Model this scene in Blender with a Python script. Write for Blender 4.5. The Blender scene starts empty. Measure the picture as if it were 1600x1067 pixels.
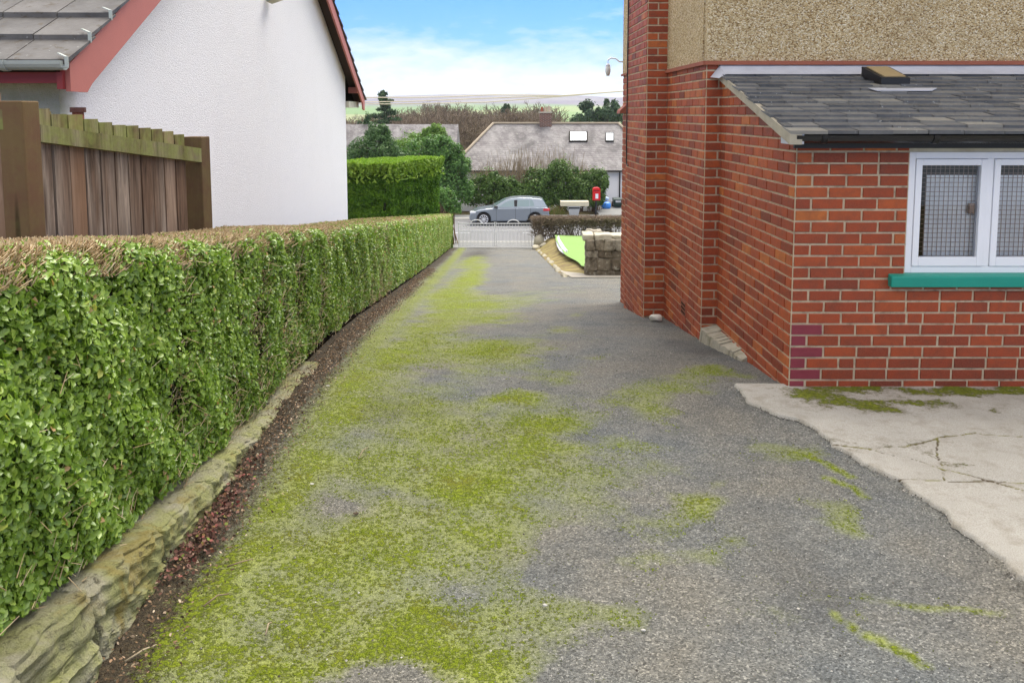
import bpy, bmesh, math, random
import numpy as np
R = math.radians
random.seed(7); rng = np.random.default_rng(7)
S = bpy.context.scene
COL = S.collection

# ------------------------------------------------------------------ camera, sky, sun, exposure
EYE = 1.85
F_PX, TILT, PY = 1320.0, math.atan(.101), 309.3
cam = bpy.data.objects.new('camera', bpy.data.cameras.new('camera')); COL.objects.link(cam)
cam.location = (0, 0, EYE); cam.rotation_euler = (R(90) - TILT, 0, 0)
cam.data.sensor_width = 36; cam.data.lens = F_PX / 1600 * 36
cam.data.shift_y = -(533.5 - PY) / 1600
cam.data.clip_start = .05; cam.data.clip_end = 9000
S.camera = cam
SUN_EL, SUN_AZ = R(56), R(18)         # azimuth measured from +Y towards +X
sd = bpy.data.lights.new('sun', 'SUN'); sd.energy = 1.5; sd.angle = R(40); sd.color = (1, .94, .85)
sun = bpy.data.objects.new('sun', sd); COL.objects.link(sun)
sun.rotation_euler = (R(90) - SUN_EL, 0, -SUN_AZ + math.pi)
S.view_settings.view_transform = 'Standard'; S.view_settings.look = 'None'
S.view_settings.exposure = 1.86; S.view_settings.gamma = 1
S.render.film_transparent = False
S.cycles.use_denoising = True
S.cycles.max_bounces = 8; S.cycles.transparent_max_bounces = 24
W = bpy.data.worlds.new('World'); S.world = W; W.use_nodes = True

def lk(nt, a, b): nt.links.new(a, b)
def nd(nt, t, **kw):
    n = nt.nodes.new(t)
    for k, v in kw.items():
        if k[0] == 'i' and k[1:].isdigit(): n.inputs[int(k[1:])].default_value = v
        elif k in ('attribute_name', 'operation', 'blend_type', 'data_type', 'feature', 'interpolation_type', 'sky_type', 'noise_dimensions', 'normalize', 'invert', 'distance', 'clamp', 'vector_type'): setattr(n, k, v)
        else: n.inputs[k].default_value = v
    return n
def ramp(nt, fac, stops, interp='LINEAR'):
    n = nt.nodes.new('ShaderNodeValToRGB'); e = n.color_ramp.elements; n.color_ramp.interpolation = interp
    while len(e) < len(stops): e.new(.5)
    for k, (p, c) in zip(e, stops):
        k.position = p; k.color = (c[0], c[1], c[2], 1) if hasattr(c, '__len__') else (c, c, c, 1)
    lk(nt, fac, n.inputs[0]); return n.outputs[0]
def mix(nt, fac, a, b, mode='MIX'):
    n = nt.nodes.new('ShaderNodeMix'); n.data_type = 'RGBA'; n.blend_type = mode
    for i, v in ((0, fac), (6, a), (7, b)):
        s = n.inputs[i]
        if hasattr(v, 'is_linked'): lk(nt, v, s)
        elif hasattr(v, '__len__'): s.default_value = (v[0], v[1], v[2], 1)
        else: s.default_value = v if i == 0 else (v, v, v, 1)
    return n.outputs[2]
def mth(nt, op, a, b=None, clamp=False):
    n = nt.nodes.new('ShaderNodeMath'); n.operation = op; n.use_clamp = clamp
    for s, v in zip(n.inputs, (a, b)):
        if v is None: continue
        if hasattr(v, 'is_linked'): lk(nt, v, s)
        else: s.default_value = v
    return n.outputs[0]
def maprange(nt, v, a, b, c=0., d=1.):
    n = nt.nodes.new('ShaderNodeMapRange'); n.clamp = True
    lk(nt, v, n.inputs[0])
    for i, x in zip((1, 2, 3, 4), (a, b, c, d)): n.inputs[i].default_value = x
    return n.outputs[0]

nt = W.node_tree; nt.nodes.clear()
out = nd(nt, 'ShaderNodeOutputWorld'); bg = nd(nt, 'ShaderNodeBackground'); bg.inputs[1].default_value = .105
sky = nd(nt, 'ShaderNodeTexSky', sky_type='NISHITA'); sky.sun_disc = False
sky.sun_elevation = SUN_EL; sky.sun_rotation = SUN_AZ; sky.dust_density = .4; sky.ozone_density = 2.5; sky.air_density = 1.0
tc = nd(nt, 'ShaderNodeTexCoord'); sep = nd(nt, 'ShaderNodeSeparateXYZ'); lk(nt, tc.outputs['Generated'], sep.inputs[0])
mp = nd(nt, 'ShaderNodeMapping'); mp.inputs['Scale'].default_value = (1, 1, 3.4); mp.inputs['Rotation'].default_value = (0, R(-20), 0)
lk(nt, tc.outputs['Generated'], mp.inputs[0])
n1 = nd(nt, 'ShaderNodeTexNoise', Scale=6.5, Detail=7., Roughness=.62, Distortion=.35); lk(nt, mp.outputs[0], n1.inputs['Vector'])
n2 = nd(nt, 'ShaderNodeTexNoise', Scale=34., Detail=5., Roughness=.6); lk(nt, mp.outputs[0], n2.inputs['Vector'])
elev = maprange(nt, sep.outputs[2], .015, .125, .42, -.36)
over = maprange(nt, sep.outputs[2], .15, .40, 0., .62)        # the sky overhead is mostly cloud
cl = mth(nt, 'ADD', mth(nt, 'ADD', n1.outputs[0], mth(nt, 'MULTIPLY', n2.outputs[0], .62)), mth(nt, 'ADD', elev, over))
cm = maprange(nt, cl, .60, 1.18)
blue = mix(nt, 1., sky.outputs[0], (.042, .205, .50), 'MULTIPLY')
lk(nt, mix(nt, cm, blue, mix(nt, maprange(nt, sep.outputs[2], .1, .4), (2.75, 2.95, 3.2), (5.7, 5.5, 5.2))), bg.inputs[0]); lk(nt, bg.outputs[0], out.inputs[0])

# ------------------------------------------------------------------ geometry helpers
SH = .0295                                   # the drive and its walls run slightly to the left of the view
DP = np.array([(-3, 1.84), (2, 1.84), (5.6, 1.885), (7.5, 2.05), (9, 2.22), (10.4, 2.42), (13.5, 2.83), (17, 3.30), (25, 4.33), (33, 5.33), (33.6, 5.38), (35.4, 5.45), (35.5, 5.76), (60, 5.76)])
def G(y): return EYE - np.interp(y, DP[:, 0], DP[:, 1])       # ground height
def V(b, y, h): return (b - SH * y, y, h + EYE)              # b: distance across the drive, h: height over the eye
C_, S_ = math.cos(TILT), math.sin(TILT)
def at(u, v, y):                             # point of the photograph at depth y
    a = (u - 800) / F_PX; b = (PY - v) / F_PX
    k = y / (C_ + b * S_)
    return (a * k, y, EYE + (-S_ + b * C_) * k)
def on_ground(u, v):
    lo, hi = .5, 45.
    for _ in range(50):
        m = (lo + hi) / 2
        if at(u, v, m)[2] > G(m): lo = m
        else: hi = m
    p = at(u, v, lo); return (p[0], p[1], float(G(p[1])))
def to_px(x, y, z):
    h = z - EYE; zc = y * C_ - h * S_
    return 800 + F_PX * x / zc, PY - F_PX * (h * C_ + y * S_) / zc

def wloc(o):
    l = np.array(o.location[:])
    while o.parent: o = o.parent; l = l + np.array(o.location[:])
    return l
def tag(o, label=None, cat=None, group=None, kind=None):
    for k, v in (('label', label), ('category', cat), ('group', group), ('kind', kind)):
        if v: o[k] = v
    return o
def thing(name, loc, label, cat, group=None):
    o = bpy.data.objects.new(name, None); COL.objects.link(o); o.location = loc; o.empty_display_size = .2
    return tag(o, label, cat, group)
def mesh_obj(name, me, mats, parent=None, loc=None):
    o = bpy.data.objects.new(name, me); COL.objects.link(o)
    for m in (mats if isinstance(mats, (list, tuple)) else [mats]): me.materials.append(m)
    base = np.zeros(3)
    if parent is not None: o.parent = parent; base = wloc(parent)
    if loc is not None: base = np.array(loc, float); o.location = loc
    if np.any(base):
        n = len(me.vertices); co = np.empty(n * 3, np.float32); me.vertices.foreach_get('co', co)
        me.vertices.foreach_set('co', (co.reshape(-1, 3) - base).astype(np.float32).ravel()); me.update()
    return o
class MB:
    def __init__(s): s.v = []; s.f = []; s.m = []; s.r = []; s.mi = 0; s.rv = None
    def add(s, vs, fs, r=None):
        o = len(s.v); s.v += [tuple(map(float, p)) for p in vs]
        r = s.rv if s.rv is not None else (random.random() if r is None else r)
        for f in fs: s.f.append([i + o for i in f]); s.m.append(s.mi); s.r.append(r)
        return s
    def quad(s, a, b, c, d, r=None): return s.add([a, b, c, d], [(0, 1, 2, 3)], r)
    def hexa(s, p, r=None):    # p: 4 bottom (ccw from above), 4 top
        return s.add(p, [(3, 2, 1, 0), (4, 5, 6, 7), (0, 1, 5, 4), (1, 2, 6, 5), (2, 3, 7, 6), (3, 0, 4, 7)], r)
    def box(s, x0, x1, y0, y1, z0, z1, r=None):
        return s.hexa([(x0, y0, z0), (x1, y0, z0), (x1, y1, z0), (x0, y1, z0), (x0, y0, z1), (x1, y0, z1), (x1, y1, z1), (x0, y1, z1)], r)
    def bbox(s, b0, b1, y0, y1, h0, h1, r=None):   # box in drive coordinates
        c = [(b0, y0), (b1, y0), (b1, y1), (b0, y1)]
        return s.hexa([V(b, y, h0) for b, y in c] + [V(b, y, h1) for b, y in c], r)
    def beam(s, a, b, w, t, up=(0, 0, 1), r=None):
        a = np.array(a, float); b = np.array(b, float); d = b - a; d /= np.linalg.norm(d); u = np.array(up, float)
        x = np.cross(d, u); x /= np.linalg.norm(x); u = np.cross(x, d)
        c = [(-w / 2, -t / 2), (w / 2, -t / 2), (w / 2, t / 2), (-w / 2, t / 2)]
        return s.hexa([a + x * p + u * q for p, q in c] + [b + x * p + u * q for p, q in c], r)
    def tube(s, pts, rad, n=8, cap=True, r=None):
        pts = [np.array(p, float) for p in pts]; k = len(pts); rad = rad if hasattr(rad, '__len__') else [rad] * k
        vs = []; fs = []
        ref = np.array((0, 0, 1.)) if abs((pts[-1] - pts[0])[2]) < .9 * np.linalg.norm(pts[-1] - pts[0]) + 1e-9 else np.array((1., 0, 0))
        for i, p in enumerate(pts):
            d = pts[min(i + 1, k - 1)] - pts[max(i - 1, 0)]; d /= np.linalg.norm(d) + 1e-9
            x = np.cross(d, ref); x /= np.linalg.norm(x) + 1e-9; y = np.cross(x, d)
            for j in range(n):
                a = 2 * math.pi * j / n; vs.append(p + rad[i] * (math.cos(a) * x + math.sin(a) * y))
        for i in range(k - 1):
            for j in range(n): fs.append((i * n + j, i * n + (j + 1) % n, (i + 1) * n + (j + 1) % n, (i + 1) * n + j))
        if cap: fs.append(tuple(range(n - 1, -1, -1))); fs.append(tuple(range((k - 1) * n, k * n)))
        return s.add(vs, fs, r)
    def prism(s, poly, d, r=None):   # polygon (3-D points) extruded by vector d
        n = len(poly); d = np.array(d, float); a = [np.array(p, float) for p in poly]
        vs = a + [p + d for p in a]
        fs = [tuple(range(n - 1, -1, -1)), tuple(range(n, 2 * n))] + [(i, (i + 1) % n, n + (i + 1) % n, n + i) for i in range(n)]
        return s.add(vs, fs, r)
    def build(s, name, mats, parent=None, loc=None, smooth=False, bevel=0):
        me = bpy.data.meshes.new(name); me.from_pydata(s.v, [], s.f); me.update()
        me.polygons.foreach_set('material_index', s.m)
        at_ = me.attributes.new('rnd', 'FLOAT', 'FACE'); at_.data.foreach_set('value', s.r)
        if smooth: me.polygons.foreach_set('use_smooth', [True] * len(s.f))
        o = mesh_obj(name, me, mats, parent, loc)
        if bevel:
            m = o.modifiers.new('bevel', 'BEVEL'); m.width = bevel; m.segments = 2; m.limit_method = 'ANGLE'; m.angle_limit = R(40)
        return o
def np_mesh(name, verts, faces, rnd, mats, parent=None, loc=None, smooth=False, attrs=None):
    """faces: (m,k) array of one polygon size; rnd per vertex"""
    me = bpy.data.meshes.new(name); n, m, k = len(verts), len(faces), faces.shape[1]
    me.vertices.add(n); me.vertices.foreach_set('co', np.asarray(verts, np.float32).ravel())
    me.loops.add(m * k); me.loops.foreach_set('vertex_index', faces.astype(np.int32).ravel())
    me.polygons.add(m); me.polygons.foreach_set('loop_start', (np.arange(m) * k).astype(np.int32))
    me.update(calc_edges=True)
    if smooth: me.polygons.foreach_set('use_smooth', np.ones(m, bool))
    a = me.attributes.new('rnd', 'FLOAT', 'POINT'); a.data.foreach_set('value', np.asarray(rnd, np.float32))
    for key, val in (attrs or {}).items():
        a = me.attributes.new(key, 'FLOAT', 'POINT'); a.data.foreach_set('value', np.asarray(val, np.float32))
    return mesh_obj(name, me, mats, parent, loc)
def unit(a): return a / (np.linalg.norm(a, axis=1, keepdims=True) + 1e-9)
def leaf_geo(P, Nrm, L, wr=.5, fold=.25, seed=0, tipdir=None):
    g = np.random.default_rng(seed); n = len(P)
    Nn = unit(Nrm); t = unit(np.cross(Nn, unit(g.normal(size=(n, 3)))))
    if tipdir is not None: t = unit(t * .7 + tipdir); t = unit(t - Nn * np.sum(t * Nn, 1, keepdims=True))
    s = np.cross(Nn, t); L = L[:, None]; w = L * wr / 2
    lift = Nn * w * fold
    v = np.stack([P - t * L * .5, P - t * L * .2 + s * w + lift, P + t * L * .18 + s * w * .9 + lift, P + t * L * .5 - Nn * L * .06,
                  P + t * L * .18 - s * w * .9 + lift, P - t * L * .2 - s * w + lift], 1).reshape(-1, 3)
    b = (np.arange(n) * 6)[:, None]
    f = np.concatenate([b + np.array([[0, 1, 2, 3]]), b + np.array([[0, 3, 4, 5]])], 0)
    return v, f
def leaves(name, P, Nrm, L, mat, parent=None, wr=.5, fold=.25, seed=0, tipdir=None, rnd=None, loc=None):
    v, f = leaf_geo(P, Nrm, L, wr, fold, seed, tipdir)
    if rnd is None: rnd = np.random.default_rng(seed + 1).random(len(P))
    return np_mesh(name, v, f, np.repeat(rnd, 6), mat, parent, loc)
def sticks_geo(A, B, ra, rb):
    """three-sided tapered sticks from A to B"""
    n = len(A); d = unit(B - A); ref = np.where(np.abs(d[:, 2:3]) > .9, np.array([[1., 0, 0]]), np.array([[0, 0, 1.]]))
    x = unit(np.cross(d, ref)); y = np.cross(d, x); vs = []
    for P, r in ((A, ra), (B, rb)):
        r = np.broadcast_to(np.asarray(r, float).reshape(-1, 1), (n, 1))
        for j in range(3):
            a = 2 * math.pi * j / 3; vs.append(P + r * (math.cos(a) * x + math.sin(a) * y))
    v = np.stack(vs, 1).reshape(-1, 3); b = (np.arange(n) * 6)[:, None]
    f = np.concatenate([b + np.array([[j, (j + 1) % 3, 3 + (j + 1) % 3, 3 + j]]) for j in range(3)], 0)
    return v, f
def sticks(name, A, B, ra, rb, mat, parent=None, seed=0, loc=None, rnd=None):
    v, f = sticks_geo(A, B, ra, rb)
    if rnd is None: rnd = np.random.default_rng(seed).random(len(A))
    return np_mesh(name, v, f, np.repeat(rnd, 6), mat, parent, loc)
def wob(*c, seed=0, f=1., n=6):              # cheap smooth noise, about -1..1
    g = np.random.default_rng(seed); o = 0
    for k in range(n):
        w = g.normal(size=len(c)) * f * (1 + .35 * k); o = o + np.sin(sum(a * b for a, b in zip(c, w)) + g.random() * 6.28) / (1 + .25 * k)
    return o / n * 1.6

# ------------------------------------------------------------------ materials
def new_mat(name, rough=.7, spec=.3):
    m = bpy.data.materials.new(name); m.use_nodes = True; t = m.node_tree; b = t.nodes['Principled BSDF']
    b.inputs['Roughness'].default_value = rough; b.inputs['Specular IOR Level'].default_value = spec
    return m, t, b
def coord(t, scale=(1, 1, 1)):
    c = nd(t, 'ShaderNodeTexCoord'); m = nd(t, 'ShaderNodeMapping'); m.inputs['Scale'].default_value = scale
    lk(t, c.outputs['Object'], m.inputs[0]); return m.outputs[0]
def noise(t, co, sc, det=5., ro=.55, dist=0.):
    n = nd(t, 'ShaderNodeTexNoise', Scale=sc, Detail=det, Roughness=ro, Distortion=dist); lk(t, co, n.inputs['Vector']); return n.outputs[0]
def voro(t, co, sc, feature='F1', rand=1.):
    n = nd(t, 'ShaderNodeTexVoronoi', feature=feature, Scale=sc, Randomness=rand); lk(t, co, n.inputs['Vector']); return n
def bump(t, b, h, strength=.5, dist=.01):
    n = nd(t, 'ShaderNodeBump', Strength=strength, Distance=dist); lk(t, h, n.inputs['Height']); lk(t, n.outputs[0], b.inputs['Normal']); return n
def attr(t, name='rnd'):
    return nd(t, 'ShaderNodeAttribute', attribute_name=name).outputs['Fac']
def paint(name, c, rough=.5, spec=.4, var=.12, sc=9., bmp=.0, metal=0., dirt=None):
    m, t, b = new_mat(name, rough, spec); co = coord(t)
    n = noise(t, co, sc, 6., .6)
    col = mix(t, n, tuple(x * (1 - var) for x in c), tuple(min(1, x * (1 + var)) for x in c))
    if dirt: col = mix(t, maprange(t, noise(t, co, sc * .6, 8., .65), .5, .72), col, dirt)
    lk(t, col, b.inputs['Base Color']); b.inputs['Metallic'].default_value = metal
    if bmp: bump(t, b, noise(t, co, sc * 6, 6., .6), bmp, .004)
    return m
M = {}
def brick_mat(name, stops, grime=(.10, .035, .022)):
    m, t, b = new_mat(name, .62, .35); co = coord(t)
    c = ramp(t, attr(t), stops)
    c = mix(t, maprange(t, noise(t, co, 13., 8., .72), .40, .66), c, mix(t, .5, c, grime))
    c = mix(t, maprange(t, noise(t, co, 120., 5., .7), .40, .7, 0., .42), c, (.36, .115, .05))
    lk(t, c, b.inputs['Base Color'])
    bump(t, b, mth(t, 'ADD', noise(t, co, 60., 5., .6), mth(t, 'MULTIPLY', noise(t, co, 260., 3., .6), .6)), .35, .004)
    return m
M['brick'] = brick_mat('brick_red', [(0, (.15, .023, .010)), (.25, (.27, .039, .012)), (.6, (.375, .062, .015)), (.88, (.44, .088, .019)), (1, (.52, .145, .027))])
M['brick_painted'] = paint('brick_purple_paint', (.22, .036, .05), .6, .3, .25, 14., .3)
M['mortar'] = paint('mortar', (.52, .42, .29), .9, .1, .22, 25., .6, dirt=(.26, .20, .14))
def pebble(name, sc, stops, strength):
    m, t, b = new_mat(name, .85, .2); co = coord(t); v = voro(t, co, sc)
    rv = nd(t, 'ShaderNodeSeparateColor'); lk(t, v.outputs['Color'], rv.inputs[0])
    c = ramp(t, rv.outputs[0], stops)
    c = mix(t, mth(t, 'MULTIPLY', maprange(t, noise(t, co, 2.2, 5., .6), .35, .7), .30), c, (.30, .22, .12))
    lk(t, c, b.inputs['Base Color']); bump(t, b, mth(t, 'SUBTRACT', 1., v.outputs[0]), strength, .012); return m
M['pebbledash'] = pebble('pebbledash', 92., [(0, (.20, .12, .05)), (.2, (.42, .29, .135)), (.5, (.57, .435, .235)), (.8, (.68, .55, .34)), (1, (.82, .73, .55))], .9)
def roughcast():
    m, t, b = new_mat('white_roughcast', .9, .15); co = coord(t)
    v = voro(t, co, 120.); n = noise(t, co, 80., 4., .6)
    c = mix(t, maprange(t, noise(t, co, .9, 6., .65), .5, .8, 0., .5), (.83, .83, .845), (.76, .76, .77))
    c = mix(t, maprange(t, noise(t, co, 75., 3., .5), .62, .74, 0., .7), c, (.45, .45, .45))
    # green algae where the rain splashes under the front eave
    g = nd(t, 'ShaderNodeSeparateXYZ'); cc = nd(t, 'ShaderNodeTexCoord'); lk(t, cc.outputs['Object'], g.inputs[0])
    al = mth(t, 'MULTIPLY', maprange(t, mth(t, 'ADD', g.outputs[1], mth(t, 'MULTIPLY', noise(t, co, 3., 6., .7), .3)), -4.55, -4.77), .8)
    c = mix(t, al, c, (.30, .33, .16))
    lk(t, c, b.inputs['Base Color'])
    bump(t, b, mth(t, 'ADD', mth(t, 'MULTIPLY', v.outputs[0], -1.), n), .55, .007); return m
M['roughcast'] = roughcast()
def slate(name, stops, lichen=.5, moss=0., sc=9.):
    m, t, b = new_mat(name, .5, .35); co = coord(t)
    c = ramp(t, attr(t), stops)
    c = mix(t, maprange(t, noise(t, co, sc, 7., .65), .35, .7, 0., .45), c, (.20, .19, .175))
    spots = mth(t, 'MULTIPLY', maprange(t, noise(t, co, 42., 4., .6), .655, .69), maprange(t, noise(t, co, 2.3, 3.), .44, .6))
    c = mix(t, mth(t, 'MULTIPLY', spots, lichen), c, (.62, .62, .58))
    if moss:
        mm = maprange(t, noise(t, co, 14., 6., .68), .58, .64); c = mix(t, mth(t, 'MULTIPLY', mm, moss), c, (.06, .045, .025))
    lk(t, c, b.inputs['Base Color']); bump(t, b, noise(t, co, 35., 6., .6), .3, .006); return m
M['slate'] = slate('slate', [(0, (.045, .048, .052)), (.5, (.088, .090, .092)), (.9, (.135, .133, .125)), (1, (.23, .215, .18))], 1.)
M['tile'] = slate('concrete_tile', [(0, (.045, .040, .036)), (1, (.085, .075, .066))], .5, 1., 5.)
M['lead'] = paint('lead', (.42, .43, .47), .45, .5, .3, 5., .2)
M['white_paint'] = paint('white_gloss_paint', (.80, .81, .84), .3, .5, .04, 6., .05)
M['cream_paint'] = paint('old_cream_paint', (.55, .52, .42), .6, .3, .2, 8., .2, dirt=(.35, .31, .22))
M['teal'] = paint('teal_sill_paint', (.005, .26, .19), .4, .45, .1, 6., .1)
M['red_board'] = paint('red_brown_board', (.45, .155, .125), .6, .3, .12, 5., .1)
M['red_fascia'] = paint('dark_red_fascia', (.27, .04, .04), .55, .3, .12, 5., .1)
M['grey_gutter'] = paint('weathered_grey_gutter', (.40, .43, .39), .5, .4, .25, 7., .1, dirt=(.20, .23, .15))
M['black_gutter'] = paint('black_gutter', (.012, .013, .015), .22, .5, .2, 7.)
M['black'] = paint('black_metal', (.012, .012, .013), .45, .4, .2, 7.)
M['rust_mesh'] = paint('rusty_mesh', (.33, .23, .18), .7, .3, .3, 30.)
M['white_sheet'] = paint('white_board', (.88, .88, .88), .6, .3, .03, 6.)
M['dark_room'] = paint('dark_interior', (.08, .06, .04), .8, .2, .3, 4.)
M['dark'] = paint('dark_hollow', (.02, .017, .012), .9, .1, .3, 4.)
M['render_verge'] = paint('cement_verge', (.38, .34, .26), .9, .1, .25, 14., .5)
M['terracotta'] = paint('terracotta', (.30, .10, .06), .7, .2, .2, 12., .2)
M['yellow_wood'] = paint('bare_wood', (.30, .22, .11), .7, .2, .2, 12., .2)
M['concrete_rough'] = paint('rough_concrete', (.36, .33, .26), .95, .1, .3, 18., .9, dirt=(.22, .20, .13))
def glass(name, tint=(.75, .82, .82), k=.13):
    m = bpy.data.materials.new(name); m.use_nodes = True; t = m.node_tree; t.nodes.clear()
    o = nd(t, 'ShaderNodeOutputMaterial'); x = nd(t, 'ShaderNodeMixShader'); tr = nd(t, 'ShaderNodeBsdfTransparent'); g = nd(t, 'ShaderNodeBsdfGlossy')
    g.inputs['Roughness'].default_value = .02; tr.inputs[0].default_value = (*tint, 1); g.inputs[0].default_value = (.9, .95, 1, 1)
    fr = nd(t, 'ShaderNodeFresnel'); fr.inputs[0].default_value = 1.5
    lk(t, mth(t, 'ADD', fr.outputs[0], k, True), x.inputs[0]); lk(t, tr.outputs[0], x.inputs[1]); lk(t, g.outputs[0], x.inputs[2]); lk(t, x.outputs[0], o.inputs[0]); return m
M['glass'] = glass('window_glass', (.97, .985, .98), .0)
def leafmat(name, stops, rough=.42, trans=.22, spec=.4):
    m, t, b = new_mat(name, rough, spec); c = ramp(t, attr(t), stops); lk(t, c, b.inputs['Base Color'])
    tr = nd(t, 'ShaderNodeBsdfTranslucent'); lk(t, mix(t, 1., c, (1.1, 1.25, .6), 'MULTIPLY'), tr.inputs[0])
    x = nd(t, 'ShaderNodeMixShader'); x.inputs[0].default_value = trans
    o = t.nodes['Material Output']; lk(t, b.outputs[0], x.inputs[1]); lk(t, tr.outputs[0], x.inputs[2]); lk(t, x.outputs[0], o.inputs[0]); return m
M['privet'] = leafmat('privet_leaf', [(0, (.05, .10, .014)), (.3, (.15, .25, .03)), (.7, (.275, .405, .06)), (.9, (.39, .50, .11)), (.96, (.46, .48, .10)), (1, (.48, .30, .14))], .33, .25, .45)
M['ever'] = leafmat('evergreen_leaf', [(0, (.04, .08, .016)), (.5, (.085, .155, .03)), (.85, (.13, .22, .045)), (1, (.26, .24, .11))], .45, .22, .2)
M['bushleaf'] = leafmat('bush_leaf', [(0, (.05, .11, .025)), (.5, (.10, .215, .048)), (.85, (.16, .30, .07)), (1, (.27, .40, .11))], .45, .22, .2)
M['yellowleaf'] = leafmat('yellow_green_leaf', [(0, (.08, .16, .02)), (.5, (.15, .27, .035)), (1, (.26, .38, .07))], .5)
M['cypress'] = leafmat('cypress_spray', [(0, (.03, .075, .010)), (.45, (.075, .17, .016)), (1, (.17, .31, .03))], .7, .15, .08)
M['cypress_top'] = leafmat('cypress_lit_top', [(0, (.16, .29, .025)), (1, (.31, .45, .055))], .55, .25)  # lime sprays of the hedge top, with its light put into the colour
M['conifer'] = leafmat('conifer_needles', [(0, (.035, .085, .018)), (.6, (.07, .155, .032)), (1, (.12, .22, .05))], .55, .12)
M['pine'] = leafmat('pine_needles', [(0, (.03, .065, .024)), (.6, (.055, .115, .038)), (1, (.09, .16, .05))], .55, .12)
def stick_mat(name, stops, rough=.85):
    m, t, b = new_mat(name, rough, .15); lk(t, ramp(t, attr(t), stops), b.inputs['Base Color']); return m
M['twig'] = stick_mat('brown_twig', [(0, (.10, .06, .03)), (.6, (.20, .125, .07)), (1, (.34, .23, .13))])
M['cut_twig'] = stick_mat('clipped_twig', [(0, (.33, .225, .12)), (.5, (.55, .41, .235)), (.85, (.70, .56, .36)), (1, (.76, .67, .46))])
M['bare_twig'] = stick_mat('bare_branch', [(0, (.12, .09, .06)), (.6, (.20, .15, .105)), (1, (.30, .235, .17))])
M['bark'] = paint('bark', (.09, .065, .045), .9, .1, .3, 12., .6)
M['pale_twig'] = stick_mat('pale_bare_stem', [(0, (.24, .18, .11)), (1, (.42, .34, .23))])
M['litter'] = stick_mat('dead_leaf', [(0, (.04, .026, .016)), (.4, (.11, .07, .04)), (.7, (.20, .125, .07)), (.88, (.33, .21, .13)), (1, (.55, .46, .33))])
M['pinkleaf'] = stick_mat('pink_weed_leaf', [(0, (.06, .03, .022)), (.5, (.14, .070, .052)), (.75, (.24, .135, .105)), (.88, (.27, .075, .065)), (1, (.15, .22, .04))])
M['stone_white'] = paint('pale_stone', (.62, .59, .52), .85, .2, .2, 20., .5)

# ------------------------------------------------------------------ setting: ground, hills, roads
def grid(name, X, Y, Z, mats, attrs=None, kind='structure', smooth=True):
    r, c = X.shape; v = np.stack([X, Y, Z], -1).reshape(-1, 3)
    i = (np.arange(r - 1)[:, None] * c + np.arange(c - 1)[None]).ravel()
    f = np.stack([i, i + 1, i + c + 1, i + c], 1)
    o = np_mesh(name, v, f, np.random.default_rng(3).random(len(v)), mats, smooth=smooth, attrs={k: a.ravel() for k, a in (attrs or {}).items()})
    return tag(o, kind=kind)
def ground_mat():
    m, t, b = new_mat('terrain', .95, .1); co = coord(t); sp = nd(t, 'ShaderNodeSeparateXYZ'); lk(t, co, sp.inputs[0])
    soil = mix(t, noise(t, co, 3., 8., .65), (.10, .075, .045), (.17, .15, .06))
    mp = nd(t, 'ShaderNodeMapping'); mp.inputs['Scale'].default_value = (1, .5, 1); lk(t, co, mp.inputs[0])
    fld = voro(t, mp.outputs[0], .0052); fs = nd(t, 'ShaderNodeSeparateColor'); lk(t, fld.outputs['Color'], fs.inputs[0])
    field = ramp(t, fs.outputs[0], [(0, (.12, .21, .06)), (.5, (.19, .28, .09)), (.8, (.24, .30, .11)), (1, (.25, .25, .12))])
    moor = mix(t, maprange(t, noise(t, mp.outputs[0], .006, 6., .6), .4, .65), (.155, .135, .17), (.22, .20, .19))
    far = mix(t, maprange(t, mth(t, 'ADD', sp.outputs[2], mth(t, 'MULTIPLY', noise(t, co, .004, 5., .6), 26.)), 22., 30.), field, moor)
    c = mix(t, maprange(t, sp.outputs[1], 60., 140.), soil, far); lk(t, c, b.inputs['Base Color']); return m
ys = np.concatenate([np.linspace(-6, 46, 90), np.linspace(48, 120, 20), np.geomspace(130, 3600, 80)])
us = np.concatenate([-np.geomspace(1, .02, 34), [0], np.geomspace(.02, 1, 34)])
Yg = np.repeat(ys[:, None], len(us), 1); Xg = us[None] * (14 + .85 * np.maximum(Yg, 0) + 10)
def hill(x, y):
    a = x / np.maximum(y, 1)
    z = np.interp(y, [60, 90, 200, 400, 800, 1500, 2300, 2700, 3600], [0, -3, -14, -12, -3, 20, 50, 57, 40])
    shape = 1 - 1.5 * np.clip(np.abs(a + .03) - .05, 0, 1) + .05 * wob(x, y * .4, seed=4, f=.004)
    return z * np.where(z > 0, shape, 1) + np.where(y > 500, 2.5 * wob(x, y, seed=8, f=.006), 0) * np.clip((y - 500) / 500, 0, 1)
Zg = G(Yg) - np.where(Yg > 34, .35, .07) + np.where(Yg > 60, hill(Xg, Yg) - 0, 0)
Zg = np.where(Yg > 60, EYE - 5.97 + (hill(Xg, Yg)) + np.clip((Yg - 600) / 1500, 0, 1) * 5.9, Zg)
grid('ground', Xg, Yg, Zg, ground_mat())

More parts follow.
